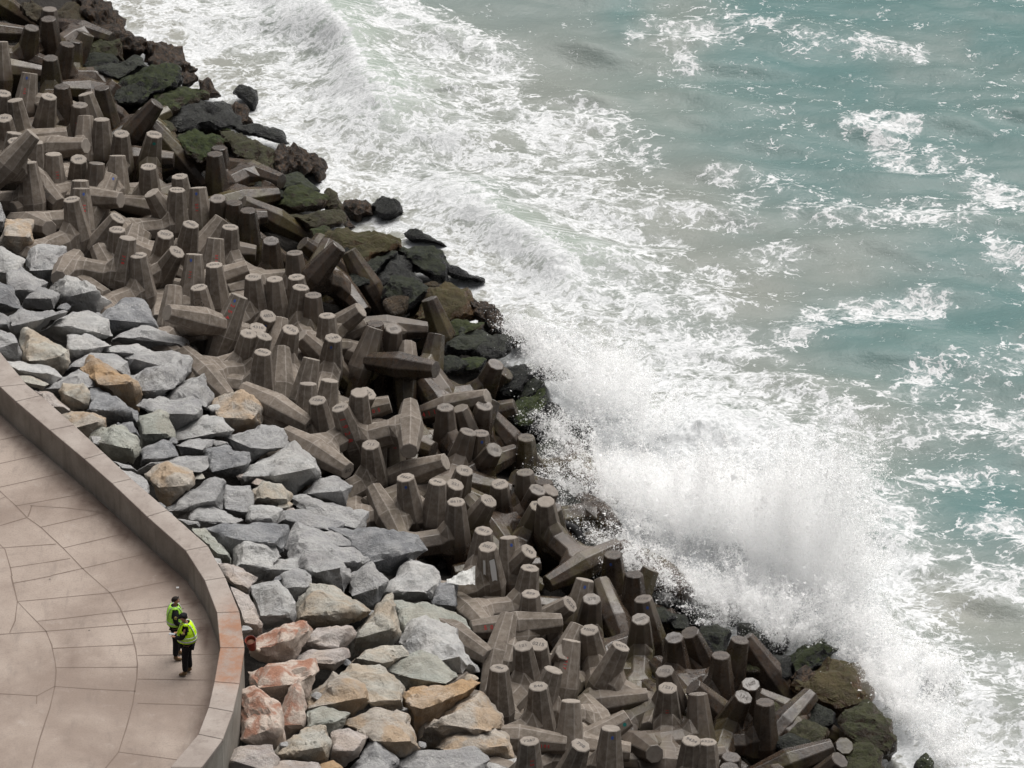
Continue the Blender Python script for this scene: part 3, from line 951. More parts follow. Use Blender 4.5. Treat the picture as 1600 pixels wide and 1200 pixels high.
# ------------------------------------------------------------------ the sea
def graded(lo, hi, step, far, ratio=1.16):
    a = list(np.arange(lo, hi, step)); L = []; s = step
    x = lo
    while x > -far: s *= ratio; x -= s; L.append(x)
    s = step; x = a[-1]; U = []
    while x < far: s *= ratio; x += s; U.append(x)
    return np.array(L[::-1] + a + U)
gx = graded(-14.5, 19.5, .042, 1500); gy = graded(-22.5, 27.5, .062, 1500)
GX, GY = np.meshgrid(gx, gy); shp = GX.shape
def np_proj(X, Y, Z):
    vx = X-CAM.x; vy = Y-CAM.y; vz = Z-CAM.z
    W = vy*FW.y + vz*FW.z; W = np.where(W < 1, 1, W)
    return 800+F*vx/W, 600-F*(vy*UP.y+vz*UP.z)/W
PX, PY = np_proj(GX, GY, np.zeros(shp))
SD = -pdist(GX, GY, SA, SB)                       # metres landward of the waterline (negative out at sea)
SEA = -SD
rng = np.random.default_rng(4)
def gnoise(scale, seed, octaves=4, gain=.55):     # tileable value noise on a lattice, bicubic-smooth, evaluated anywhere
    out = np.zeros(shp); amp = 1.; tot = 0
    g = np.random.default_rng(seed)
    for o in range(octaves):
        N = 256; L = g.standard_normal((N, N))
        th = g.uniform(0, 6.28); u = (GX*math.cos(th)+GY*math.sin(th))*scale*2**o; v = (-GX*math.sin(th)+GY*math.cos(th))*scale*2**o
        iu = np.floor(u).astype(int); iv = np.floor(v).astype(int); fu = u-iu; fv = v-iv
        fu = fu*fu*fu*(fu*(fu*6-15)+10); fv = fv*fv*fv*(fv*(fv*6-15)+10)
        q = lambda a, b: L[(iv+b) % N, (iu+a) % N]
        out += amp*((q(0,0)*(1-fu)+q(1,0)*fu)*(1-fv)+(q(0,1)*(1-fu)+q(1,1)*fu)*fv); tot += amp*amp; amp *= gain
    return out/math.sqrt(tot)
def segs(lst):                                     # soft thick strokes along traced foam bands and crests
    D = np.zeros(shp)
    for x1, y1, x2, y2, wd, s in lst:
        dx, dy = x2-x1, y2-y1; t = np.clip(((PX-x1)*dx+(PY-y1)*dy)/(dx*dx+dy*dy+1e-6), 0, 1)
        r2 = ((PX-x1-t*dx)**2+((PY-y1-t*dy)*1.15)**2)/wd**2
        D = np.maximum(D, s*np.exp(-r2**1.3))
    return D
FOAM = [(200,10,460,60,130,.86),(330,150,560,210,120,.85),(470,260,720,330,105,.85),(600,330,780,420,95,.86),(730,440,960,490,90,.88),(880,540,1130,600,120,.9),(1000,620,1250,720,140,.84),(950,760,1280,900,190,1.2),
    (1240,960,1430,1100,130,1.1),(1400,1150,1520,1220,100,1),(480,40,620,170,70,.85),(600,200,700,270,70,.8),(820,430,1000,480,80,.85),
    (560,30,780,110,70,.55),(640,130,900,250,85,.58),(760,260,1000,380,90,.60),(960,420,1130,520,80,.62),(1120,560,1330,690,90,.58),(1320,690,1600,640,45,.5),(1380,860,1600,900,75,.52),
    (1420,1010,1600,1050,70,.5),(1480,1130,1600,1180,70,.72),(1330,195,1420,197,26,.66),(1375,225,1425,260,30,.66),(1225,525,1330,490,36,.6),(1330,492,1470,462,36,.6),(1535,820,1600,850,46,.66),(1540,655,1600,690,40,.62),
    (1470,250,1600,320,45,.5),(1240,62,1430,82,30,.5),(1060,60,1080,130,25,.5),(1000,60,1200,40,40,.42),(1400,600,1600,560,45,.5),(1250,330,1520,335,40,.47),(900,180,1020,240,50,.48),(1120,270,1300,300,30,.42),
    (1560,390,1600,420,35,.55),(1420,760,1600,740,30,.42),(1490,1000,1580,1010,20,.45),(1090,430,1230,400,40,.45),(1000,320,1160,330,50,.5),(1180,610,1600,600,28,.35)]
D = segs(FOAM); D = np.where(D > .5, .5+(D-.5)*.50, D*.97)
near = np.clip(1-np.clip(SEA-.5,0,None)/3.2, 0, 1)
D = np.maximum(D, near*.68)
big = gnoise(.33, 21, 3); med = gnoise(1.1, 22, 4)
D = np.clip(D + .12*med*np.clip(D*2,0,1) + .05*big, 0, 1.05)
D = np.maximum(D, .17+.07*big)
inside = (PX > -300) & (PX < 1900) & (PY > -300) & (PY < 1500)
D = np.where(inside, D, .22+.06*big)
# suspended sand: beige patches and a general fade to teal offshore
SAND = segs([(520,120,1000,180,130,.9),(700,200,1050,330,130,1),(850,330,1150,450,120,.95),(1150,590,1330,640,100,.95),(640,280,660,300,30,1),(1350,760,1450,900,90,.6),(1450,940,1600,1000,80,1.0),(760,400,800,420,60,.9),(1000,130,1050,40,70,.75),(1200,380,1300,420,80,.6)])
TEAL = segs([(1050,160,1300,120,110,1),(1250,230,1600,200,150,.7),(1000,20,1600,10,60,.9),(1350,560,1600,480,110,.9),(1400,800,1550,780,90,.9),(1560,60,1600,60,60,1),(1500,400,1600,380,80,.6),(1560,120,1600,600,60,.6)])
SAND = np.clip(SAND*.5 + .08*big, 0, 1); SAND = np.maximum(SAND, np.clip(1-(SEA-1)/7, 0, 1)*.75)
TEAL = np.where(inside, np.clip(TEAL*.95+.1*big+.15,0,1), .6)
# ---- wave heights
ZS = np.zeros(shp)
for i in range(46):
    lam = 1.1*(9./1.1)**rng.uniform(0, 1); k = 2*math.pi/lam
    th = R(262) + rng.normal(0, .36); ph = rng.uniform(0, 6.28)
    amp = .0078*lam**.9
    arg = k*(math.cos(th)*GX+math.sin(th)*GY)+ph
    s_ = np.sin(arg); ZS += amp*(s_ - .18*np.cos(2*arg))*np.where((np.abs(GX) < 300) & (np.abs(GY) < 300), 1, 0)
calm = np.clip(SEA/6, .35, 1); ZS *= calm*1.0
ZS += .010*gnoise(.9, 31, 3)*np.where(inside,1,0)
def crest(poly, back, front, h, seed):             # a breaking ridge: long back to seaward, steep face to landward
    A, B = seg_arr([at_z(x, y, 0) for x, y in poly]); d = pdist(GX, GY, A, B) + .30*gnoise(.3, seed, 2)
    s_, tot_ = parc(GX, GY, A, B); e = np.clip(np.minimum(s_, tot_-s_)/min(3.5, tot_*.35), 0, 1); e = e*e*(3-2*e)
    r = np.where(d > 0, np.exp(-(d/back)**1.6), np.exp(-(d/front)**2))
    return h*r*e, d
C1, d1_ = crest([(430,-90),(490,20),(535,110),(585,180),(660,235)], 3.0, 1.15, .85, 41)
C2, d2_ = crest([(640,250),(690,300),(750,350),(810,385),(870,420),(930,500)], 2.2, .9, .62, 42)
C3, d3_ = crest([(760,500),(830,520),(900,560)], 1.4, .5, .5, 43)
ZS = ZS*(1-.5*np.clip(C1+C2,0,1)) + C1 + C2 + C3
lump = gnoise(1.3, 51, 5, .62); white = np.clip((D-.75)*4, 0, 1)
ZS += white*(.045*lump)*np.where(inside,1,0)
# white water heaped up where the big wave has burst
BURST = segs([(900,640,980,760,75,.7),(960,800,1150,880,110,1.0),(1150,900,1300,960,80,.9),(1080,720,1250,780,110,.75),(1300,1000,1390,1060,60,.7),(1460,1065,1475,1062,22,.55),(860,570,930,610,45,.5)])
ZS += BURST*(1.0+.10*lump+.12*med)*.75
D = np.maximum(D, np.clip(BURST*2,0,1.25))
# foam torn off along the crests
for Cc, dd in ((C1,d1_),(C2,d2_),(C3,d3_)):
    on = np.clip(Cc*2.2, 0, 1)
    D = np.where((dd < .15) & (on > .12), np.maximum(D, on*.86), D)
    glass = np.exp(-((dd-.8)/.75)**2)*on
    D = D*(1-.38*glass)
STRK = np.clip(np.exp(-((d1_-1.4)/1.6)**2)*np.clip(C1*2,0,1)+np.exp(-((d2_-1.0)/1.3)**2)*np.clip(C2*2,0,1), 0, 1)
ZS = np.where(SD > .15, np.minimum(ZS, .12)-np.clip((SD-.15)*1.2,0,1.6), ZS)
ny, nx = shp
co = np.empty((ny*nx, 3), np.float32); co[:,0] = GX.ravel(); co[:,1] = GY.ravel(); co[:,2] = ZS.ravel()
idx = np.arange(ny*nx, dtype=np.int32).reshape(ny, nx)
quads = np.stack([idx[:-1,:-1], idx[:-1,1:], idx[1:,1:], idx[1:,:-1]], -1).reshape(-1, 4)
me = bpy.data.meshes.new("sea"); me.vertices.add(len(co)); me.vertices.foreach_set("co", co.ravel())
nq = len(quads); me.loops.add(nq*4); me.loops.foreach_set("vertex_index", quads.ravel())
me.polygons.add(nq); me.polygons.foreach_set("loop_start", np.arange(0, nq*4, 4, dtype=np.int32))
me.polygons.foreach_set("use_smooth", np.ones(nq, bool))
me.update(calc_edges=True)
for nm, arr in (('foam', D), ('sand', SAND), ('teal', TEAL), ('streak', STRK)):
    a = me.attributes.new(nm, 'FLOAT', 'POINT'); a.data.foreach_set('value', arr.astype(np.float32).ravel())

t = NT("sea_water")
pos = t.n('ShaderNodeTexCoord').outputs['Object']
att = lambda nm: t.n('ShaderNodeAttribute', attribute_name=nm).outputs['Fac']
foam, sand, teal, strk = att('foam'), att('sand'), att('teal'), att('streak')
flat = t.scale(pos, 1, 1, .35)
# rotate so that streaks run across the crest (down-slope), then stretch
rot = t.n('ShaderNodeMapping', {'Vector':flat,'Rotation':(0,0,R(-27)),'Scale':(.55,1.5,1)}).outputs[0]
wv = t.n('ShaderNodeTexNoise', {'Vector':flat,'Scale':.9,'Detail':4,'Roughness':.6}).outputs[1]
warp = t.n('ShaderNodeVectorMath', {0:flat, 1:t.n('ShaderNodeVectorMath', {0:t.n('ShaderNodeVectorMath', {0:wv,1:(.5,.5,.5)}, operation='SUBTRACT').outputs[0], 3:1.5}, operation='SCALE').outputs[0]}, operation='ADD').outputs[0]
warp = t.scale(warp, .8, 1.15, 1)
def lace(scale):
    v = t.n('ShaderNodeTexVoronoi', {'Vector':warp,'Scale':scale,'Randomness':1.0}, feature='DISTANCE_TO_EDGE').outputs[0]
    return t.math('SUBTRACT', 1.0, t.ramp(v, 0, .30))
l1, l2 = lace(1.35), lace(3.8)
n_a = t.noise(warp, 1.3, 7, .66, .4); n_b = t.noise(warp, 5.5, 5, .68, .8)
rid = t.math('SUBTRACT', 1.0, t.ramp(t.math('ABSOLUTE', t.math('SUBTRACT', t.noise(warp,1.7,5,.6,.5), .5)), 0, .16))
field = t.math('ADD', t.math('MULTIPLY', l1, .26), t.math('MULTIPLY', l2, .25))
field = t.math('ADD', field, t.math('MULTIPLY', rid, .20))
field = t.math('ADD', field, t.math('MULTIPLY', t.ramp(n_a,.25,.75), .26))
field = t.math('ADD', field, t.math('MULTIPLY', t.ramp(n_b,.25,.75), .24))
field = t.math('ADD', field, t.math('MULTIPLY', t.math('SUBTRACT', t.noise(warp,13,4,.7), .5), .22))
th = t.math('SUBTRACT', 1.125, t.math('MULTIPLY', foam, .80))
msk = t.ramp(t.math('SUBTRACT', field, th), -.05, .11)
veil = t.math('MULTIPLY', t.ramp(t.math('SUBTRACT', field, th), -.38, .05), t.ramp(foam,.2,.8,0,.6))
st = t.noise(t.n('ShaderNodeMapping', {'Vector':pos,'Rotation':(0,0,R(-25)),'Scale':(.5,5.5,.5)}).outputs[0], 1, 4, .6)
stm = t.math('MULTIPLY', t.ramp(st,.5,.66), t.math('MULTIPLY', strk, .75))
msk = t.math('MAXIMUM', t.math('MAXIMUM', msk, veil), stm)
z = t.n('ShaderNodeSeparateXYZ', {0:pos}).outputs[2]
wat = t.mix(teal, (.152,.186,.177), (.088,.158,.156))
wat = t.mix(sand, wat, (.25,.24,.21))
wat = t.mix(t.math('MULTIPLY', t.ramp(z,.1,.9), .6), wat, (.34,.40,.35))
n_c = t.noise(warp, 11, 4, .7); fc = t.mix(t.ramp(t.math('ADD',n_b,n_c),.75,1.2), (.37,.385,.39), (.60,.61,.62))
col = t.mix(msk, wat, fc)
rip = t.math('ADD', t.noise(t.scale(pos,.7,1.5,1), 2.2, 6, .62), t.math('MULTIPLY', t.noise(pos, 9, 4, .65), .35))
bp = t.bump(rip, t.mixf(msk,.46,.1), .09)
bp = t.bump(t.math('MULTIPLY', t.math('POWER', msk, 2.0), field), .22, .06, bp)
t.bsdf(col, t.mixf(msk,.22,.75), bp, spec=.3, **{'IOR':1.33})
sea = link_mesh("sea", me, t.m); tag(sea, "grey green sea streaked with white foam", kind='structure')
# ------------------------------------------------------------------ spray thrown up by the breaking wave
rg = np.random.default_rng(12)
pts, rad = [], []
def plume(px, py, n, h, spread, lean, fing=14, z0=.3, r0=.0078):
    """droplets on ballistic fingers that start at the water under photo point px,py; h top height, spread sideways metres, lean (x,y) metres at the top"""
    b = at_z(px, py, z0); fing = int(fing*1.6)
    for f in range(fing):
        ang = rg.uniform(0, 2*math.pi); out = spread*math.sqrt(rg.uniform(0,1)); hh = h*(.35+.65*rg.beta(1.2,1.4))*(1-.3*out/max(spread,.01))
        per = int(n*2.4*(.4+hh/h)/fing)
        ox, oy = out*math.cos(ang)*.55, out*math.sin(ang)*.55
        dx, dy = out*math.cos(ang)*.7+lean[0]*hh/h, out*math.sin(ang)*.7+lean[1]*hh/h
        s = rg.beta(1.1, 1.25, per); rise = 1-(1-s)**2
        wob = (.05+.17*s)*(.35+.85*rg.random(per)**2)
        P = np.empty((per,3))
        P[:,0] = b.x + ox + dx*s + rg.normal(0,1,per)*wob; P[:,1] = b.y + oy + dy*s + rg.normal(0,1,per)*wob
        P[:,2] = z0 + hh*rise*(1+.06*rg.normal(0,1,per))
        k = max(5, per//110); cc = P[rg.integers(0,per,k)]; m = rg.random(per) < .5; w_ = rg.integers(0,k,per)
        # torn clots stretched along the direction of flight
        dirv = np.array([dx, dy, hh*.8]); dirv = dirv/np.linalg.norm(dirv); sz = (.025+.08*rg.random(k)**2)[w_[m]][:,None]
        P[m] = cc[w_[m]] + rg.normal(0,1,(m.sum(),3))*sz + rg.normal(0,1,(m.sum(),1))*sz*2.2*dirv
        # loose halo
        q = rg.random(per) < .12; P[q] += rg.normal(0,1,(q.sum(),3))*(.12+.4*s[q])[:,None]
        pts.append(P); rad.append(r0*np.exp(rg.normal(0,.62,per)))
PL = [ # px, py of the foot, droplets, height, spread, lean, fingers
 (862,578,7000,1.7,.7,(-.8,-.1),16),(905,622,11000,2.6,1.0,(-.8,-.1),20),(950,650,15000,3.2,1.1,(-.1,.2),24),(995,690,13000,2.4,1.2,(.2,.3),20),
 (925,760,15000,2.3,1.2,(-1.1,-.4),24),(985,815,18000,2.6,1.4,(-.9,-.3),26),(1040,840,22000,3.0,1.5,(-.1,.2),26),(1100,868,24000,3.5,1.5,(.2,.2),28),
 (1165,888,27000,4.4,1.4,(.5,.3),30),(1222,915,32000,5.4,1.3,(.8,.4),34),(1270,930,32000,6.0,1.1,(1.0,.4),34),(1305,955,20000,4.8,1.0,(1.1,.5),24),(1290,985,15000,3.0,1.1,(1.1,.1),20),
 (1000,905,15000,1.9,1.1,(-.9,-.5),22),(1075,940,14000,1.9,1.0,(-.7,-.5),22),(1150,970,15000,2.0,1.1,(-.4,-.5),22),(1225,1000,15000,2.0,1.1,(.1,-.4),22),
 (1325,1025,14000,2.0,1.0,(.6,0),20),(1385,1075,13000,1.6,1.0,(.5,0),20),(1425,1120,10000,1.3,.9,(.3,0),18),(1465,1065,6000,.8,.4,(.1,.1),10),(1480,1180,8000,1.1,.8,(.2,0),14),
 (835,540,4000,1.3,.5,(-.9,0),12),(885,690,6000,1.6,.8,(-.9,-.3),16),(895,800,6000,1.5,.7,(-.9,-.4),16),(945,880,6000,1.4,.8,(-.8,-.4),16)]
for a in PL: plume(*a)
P = np.concatenate(pts); r = np.concatenate(rad)
keep = P[:,2] > .02; P = P[keep]; r = r[keep]; n = len(P)
tet = np.array([(1,0,0),(-.5,.866,0),(-.5,-.866,0)], float)
q = rg.normal(size=(n,4)); q /= np.linalg.norm(q,axis=1,keepdims=True); a_,b_,c_,d_ = q.T
RM = np.stack([np.stack([1-2*(c_*c_+d_*d_),2*(b_*c_-a_*d_),2*(b_*d_+a_*c_)],-1),np.stack([2*(b_*c_+a_*d_),1-2*(b_*b_+d_*d_),2*(c_*d_-a_*b_)],-1),np.stack([2*(b_*d_-a_*c_),2*(c_*d_+a_*b_),1-2*(b_*b_+c_*c_)],-1)],1)
V = np.einsum('nij,kj->nki', RM, tet)*r[:,None,None]*1.3 + P[:,None,:]
fi = np.array([(0,1,2)], np.int32)
FI = (fi[None]+3*np.arange(n,dtype=np.int32)[:,None,None]).reshape(-1,3)
me = bpy.data.meshes.new("spray"); me.vertices.add(n*3); me.vertices.foreach_set("co", V.astype(np.float32).ravel())
me.loops.add(len(FI)*3); me.loops.foreach_set("vertex_index", FI.ravel()); me.polygons.add(len(FI)); me.polygons.foreach_set("loop_start", np.arange(0,len(FI)*3,3,dtype=np.int32))
me.polygons.foreach_set("use_smooth", np.ones(len(FI), bool)); me.update(calc_edges=True)
t = NT("spray_droplets")
d = t.n('ShaderNodeBsdfDiffuse', {'Color':(.98,.98,.98,1)}); tr = t.n('ShaderNodeBsdfTranslucent', {'Color':(.98,.98,.98,1)})
mx = t.n('ShaderNodeMixShader', {0:.5,1:d.outputs[0],2:tr.outputs[0]}); t.t.links.new(mx.outputs[0], t.out.inputs[0])
spray = link_mesh("spray", me, t.m); tag(spray, "burst of white spray thrown up by a wave hitting the wet rocks", "spray", kind='stuff')
print("droplets", n)

# mist: fine suspended water in the heart of the burst
t = NT("spray_mist"); vs_ = t.n('ShaderNodeVolumePrincipled', {'Color':(1,1,1,1),'Density':.42,'Anisotropy':.1}); t.t.links.new(vs_.outputs[0], t.out.inputs['Volume'])
bm = bmesh.new()
MI = [(955,650,1.5,1.0,1.2),(1000,800,1.5,1.2,1.1),(1110,860,1.9,1.3,1.7),(1230,915,1.5,1.2,2.5),(1290,960,1.2,1.1,1.9),(1390,1085,1.2,1.1,.7),(1150,960,2.0,.9,.8)]
tmp = []
for px, py, rx, ry, rz in MI:
    c = at_z(px, py, .3) + Vector((0,0,rz*.75)); tmp.append((c, rx, ry, rz))
# one closed skin round all lobes, from a metaball-like field
mb = bpy.data.metaballs.new("mist_cage"); mo = bpy.data.objects.new("mist_cage", mb); C.objects.link(mo); mb.resolution = .28; mb.render_resolution = .28; mb.threshold = .35
for c, rx, ry, rz in tmp:
    e = mb.elements.new(type='ELLIPSOID'); e.co = c; e.radius = 1.55; e.size_x, e.size_y, e.size_z = rx/1.2, ry/1.2, rz/1.2
dg = bpy.context.evaluated_depsgraph_get(); dg.update(); m2 = bpy.data.meshes.new_from_object(mo.evaluated_get(dg)); bpy.data.objects.remove(mo)
m2.materials.clear(); bm.free(); mist = link_mesh("mist", m2, t.m)
for v in m2.vertices:
    p = v.co*.9; v.co = v.co + v.normal*(.35*noise.fractal(p,.8,2,4))
tag(mist, "soft white mist hanging in the burst of spray", "mist", kind='stuff')
print("mist verts", len(m2.vertices))
# ------------------------------------------------------------------ the two officers on the promenade
def skin_obj(name, verts, edges, radii, mat, parent, sub=2, root=0):
    me = bpy.data.meshes.new(name+"_cage"); me.from_pydata([tuple(v) for v in verts], edges, [])
    o = bpy.data.objects.new(name+"_cage", me); C.objects.link(o)
    md = o.modifiers.new("skin", 'SKIN'); md.use_smooth_shade = True; md.branch_smoothing = .6
    sv = me.skin_vertices[0].data
    for i, r in enumerate(radii):
        sv[i].radius = r if isinstance(r, tuple) else (r, r); sv[i].use_root = (i == root)
    ss = o.modifiers.new("sub", 'SUBSURF'); ss.levels = sub; ss.render_levels = sub
    dg = bpy.context.evaluated_depsgraph_get(); m2 = bpy.data.meshes.new_from_object(o.evaluated_get(dg))
    bpy.data.objects.remove(o); bpy.data.meshes.remove(me)
    m2.name = name; m2.materials.clear()
    for p in m2.polygons: p.use_smooth = True
    return link_mesh(name, m2, mat, parent)
def shell(name, rings, mat, parent, close=False, smooth=True):
    """open or capped tube through rings of points"""
    bm = bmesh.new(); L = [[bm.verts.new(p) for p in r] for r in rings]; n = len(rings[0])
    for a, b in zip(L[:-1], L[1:]):
        for i in range(n): bm.faces.new((a[i], a[(i+1)%n], b[(i+1)%n], b[i]))
    if close: bm.faces.new(L[0][::-1]); bm.faces.new(L[-1])
    return from_bm(name, bm, mat, parent, smooth)
def ell(cx, cy, z, rx, ry, n=20, tilt=0.0):
    return [(cx+rx*math.cos(2*math.pi*i/n), cy+ry*math.sin(2*math.pi*i/n), z+tilt*rx*math.cos(2*math.pi*i/n)) for i in range(n)]
def ellipsoid(name, c, r, mat, parent, cut=None, segs=20, rot=None):
    bm = bmesh.new(); bmesh.ops.create_uvsphere(bm, u_segments=segs, v_segments=segs*2//3, radius=1)
    if cut is not None: bmesh.ops.delete(bm, geom=[v for v in bm.verts if v.co.z < cut], context='VERTS')
    M = Matrix.Translation(Vector(c)) @ (rot or Matrix.Identity(4)) @ Matrix.Diagonal((*r,1)); bmesh.ops.transform(bm, matrix=M, verts=bm.verts)
    return from_bm(name, bm, mat, parent, True)
def cloth(name, col, sc_=40, rough=.85):
    t = NT(name); n = t.noise(t.n('ShaderNodeTexCoord').outputs['Object'], sc_, 4, .6); n2 = t.noise(t.n('ShaderNodeTexCoord').outputs['Object'], 9, 3, .6)
    t.bsdf(t.mix(n, tuple(c*.8 for c in col), tuple(min(1,c*1.2) for c in col)), rough, t.bump(n2,.8,.05), spec=.2); return t.m
M_SKIN = cloth("skin", (.36,.19,.13), 30, .55); M_BLACK = cloth("black_uniform_cloth", (.011,.011,.013)); M_HAIR = cloth("dark_hair", (.015,.011,.009), 80)
M_BOOT = cloth("tan_boot_leather", (.17,.115,.065), 30); M_LIME = cloth("lime_vest", (.42,.78,.10), 25); M_YEL = cloth("yellow_lime_vest", (.52,.86,.02), 25)
M_REFL = simple("reflective_tape", (.50,.51,.54), .45); M_BADGE = simple("gold_badge", (.35,.27,.10), .5); M_GREYP = simple("grey_plastic", (.30,.32,.35), .5); M_GLASS = simple("dark_lenses", (.01,.01,.012), .15)
def person(px, py, yaw, sc_, label, cap, vest_mat, arms, belly, headtilt, feet):
    loc = at_z(px, py, PROM_Z)
    root = empty("person", loc); tag(root, label, "person", None)
    Rz = Matrix.Rotation(yaw, 4, 'Z')
    root.rotation_euler = (0,0,yaw); root.scale = (sc_,)*3
    hx, hz = .03+headtilt*.06, 1.63-headtilt*.02
    V = [(0,0,.94),(0,0,1.10),(.0,0,1.28),(0,0,1.43),(.01,0,1.51),(hx-.005,0,hz-.055),(hx,0,hz+.01),(hx-.012,0,hz+.075)]
    Rr = [(.08,.095),(.08+belly*.4,.09+belly*.2),(.085+belly*.2,.105),(.055,.065),.052,(.066,.058),(.088,.074),(.062,.056)]
    E = [(0,1),(1,2),(2,3),(3,4),(4,5),(5,6),(6,7)]
    def add(v, r, p): V.append(v); Rr.append(r); E.append((p, len(V)-1)); return len(V)-1
    add((hx+.098+headtilt*.01,0,hz-.02-headtilt*.03), .013, 6)                     # nose
    for s in (-1,1): add((hx-.01,s*.079,hz-.012), .014, 6)                          # ears
    legs = {}
    for s in (-1,1):
        fx, fy = feet[s]
        k = add((fx*.25,s*.09,.86), .088, 0); k2 = add((fx*.55+.02,s*.095+fy*.5,.50), .062, k); k3 = add((fx,s*.10+fy,.10), .042, k2); k4 = add((fx+.13,s*.115+fy,.035), .034, k3)
        legs[s] = [(fx*.25,s*.09,.86),(fx*.55+.02,s*.095+fy*.5,.50),(fx,s*.10+fy,.10),(fx+.13,s*.115+fy,.035)]
    armp = {}
    for s in (-1,1):
        el, wr, hd = arms[s]
        a = add((0,s*.165,1.385), .034, 3); b = add(el, .034, a); c = add(wr, .030, b)
        armp[s] = [(0,s*.185,1.40), el, wr]
        d = (Vector(hd)-Vector(wr)).normalized(); side = d.cross(Vector((0,0,1))).normalized()
        pm = Vector(wr)+d*.055; p_ = add(tuple(pm), (.036,.018), c)
        for f in range(4):
            q = pm+side*(f-1.5)*.020+d*.035; L_ = (.036,.042,.040,.030)[f]
            i1 = add(tuple(q), .0085, p_); q2 = q+d*L_+Vector((0,0,-.012)); i2 = add(tuple(q2), .008, i1); add(tuple(q2+d*.018+Vector((0,0,-.022))), .007, i2)
        th = pm+side*(-.036 if s > 0 else .036)*1.0-d*.01; i1 = add(tuple(th), .010, p_); add(tuple(th+d*.04+Vector((0,0,.008))), .008, i1)
    skin_obj("body", V, E, Rr, M_SKIN, root)
    # trousers
    V2 = [(0,0,.99)]; E2 = []; R2 = [(.15+belly*.6,.165+belly*.4)]
    for s in (-1,1):
        pr = 0
        for p, r in zip(legs[s][:3]+[], (.112,.088,.072)):
            V2.append((p[0],p[1],p[2]+(.0 if p[2] > .3 else .02))); R2.append(r); E2.append((pr,len(V2)-1)); pr = len(V2)-1
    skin_obj("trousers", V2, E2, R2, M_BLACK, root)
    # jacket with sleeves
    V3 = [(0,0,.98),(0,0,1.12),(0,0,1.29),(0,0,1.42),(.005,0,1.49)]; E3 = [(0,1),(1,2),(2,3),(3,4)]; R3 = [(.145+belly*.8,.165+belly*.5),(.145+belly,.16+belly*.6),(.152+belly*.5,.178),(.115,.145),(.066,.070)]
    for s in (-1,1):
        pr = 3
        for p, r in zip(armp[s], (.094,.068,.050)):
            V3.append(p); R3.append(r); E3.append((pr,len(V3)-1)); pr = len(V3)-1
    skin_obj("jacket", V3, E3, R3, M_BLACK, root)
    # boots
    for s in (-1,1):
        a, f = legs[s][2], legs[s][3]
        skin_obj("boot", [(a[0]-.035,a[1],.04),(a[0],a[1],.06),(a[0],a[1],.19),(f[0]-.04,f[1],.045),(f[0]+.035,f[1],.035)], [(0,1),(1,2),(1,3),(3,4)], [.042,.048,.052,.046,.036], M_BOOT, root, root=1)
    # hi-vis vest: a sleeveless shell over the jacket
    n = 24; b = belly
    prof = [(1.00,.185+b,.20+b*.6),(1.06,.19+b,.203+b*.6),(1.14,.188+b,.205+b*.6),(1.24,.185+b*.7,.208),(1.33,.172+b*.3,.206),(1.40,.150,.196),(1.46,.115,.165),(1.505,.085,.115)]
    rings = [[(x*1.0, y, z) for x, y, z in ell(.0,0,z_,rx,ry,n)] for z_, rx, ry in prof]
    vest = shell("vest", rings, vest_mat, root)
    bm = bmesh.new(); bm.from_mesh(vest.data)                                     # arm holes and front opening
    kill = [f for f in bm.faces if (lambda c: (c.z > 1.24 and abs(c.y) > .150 and c.z < 1.45 and abs(c.x) < .075) or (c.x > .08 and abs(c.y) < .045))(f.calc_center_median())]
    bmesh.ops.delete(bm, geom=kill, context='FACES')
    bmesh.ops.solidify(bm, geom=list(bm.faces), thickness=-.012); bm.to_mesh(vest.data); bm.free()
    for z0 in ((1.03,1.12) if cap else (1.06,)):
        rr_ = lambda z: next(((p0[1]+(p1[1]-p0[1])*(z-p0[0])/(p1[0]-p0[0]), p0[2]+(p1[2]-p0[2])*(z-p0[0])/(p1[0]-p0[0])) for p0, p1 in zip(prof[:-1],prof[1:]) if p0[0] <= z <= p1[0]))
        ba = [[(x,y,z) for x,y,z in ell(0,0,z,rr_(z)[0]+.014,rr_(z)[1]+.014,n)] for z in (z0,z0+.048)]
        bd = shell("reflective_band", ba, M_REFL, vest)
        bm = bmesh.new(); bm.from_mesh(bd.data); bmesh.ops.delete(bm, geom=[f for f in bm.faces if f.calc_center_median().x > .08 and abs(f.calc_center_median().y) < .045], context='FACES'); bmesh.ops.solidify(bm, geom=list(bm.faces), thickness=.004); bm.to_mesh(bd.data); bm.free()
    for s in (-1,1):                                                               # shoulder tapes, front to back
        pts_ = []
        for z_, x_ in ((1.17,.203+b),(1.30,.196+b*.4),(1.40,.168),(1.47,.118),(1.508,.03),(1.505,-.05),(1.46,-.122),(1.40,-.160),(1.30,-.190-b*.4),(1.17,-.205-b)):
            pts_.append((x_*.93, s*(.105 if abs(x_) > .1 else .098), z_+.006))
        bm = bmesh.new(); L = None
        for p in pts_:
            c = (bm.verts.new((p[0],p[1]-.022,p[2])), bm.verts.new((p[0],p[1]+.022,p[2])))
            if L: bm.faces.new((L[0],c[0],c[1],L[1]))
            L = c
        bmesh.ops.solidify(bm, geom=list(bm.faces), thickness=.005); from_bm("reflective_band", bm, M_REFL, vest)
    # belt, shoulder badge, radio
    shell("belt", [ell(0,0,z,.165+b,.182+b*.5,n) for z in (.95,.99)], M_BLACK, root)
    for s in (-1,1):
        e0, e1 = Vector((0,s*.185,1.40)), Vector(arms[s][0]); m = e0.lerp(e1,.38); bm = bmesh.new()
        bmesh.ops.create_cone(bm, cap_ends=True, segments=14, radius1=.042, radius2=.042, depth=.012, matrix=Matrix.Translation(m+Vector((0,s*.071,0))) @ Matrix.Rotation(math.pi/2,4,'X')); from_bm("shoulder_badge", bm, M_BADGE, root)
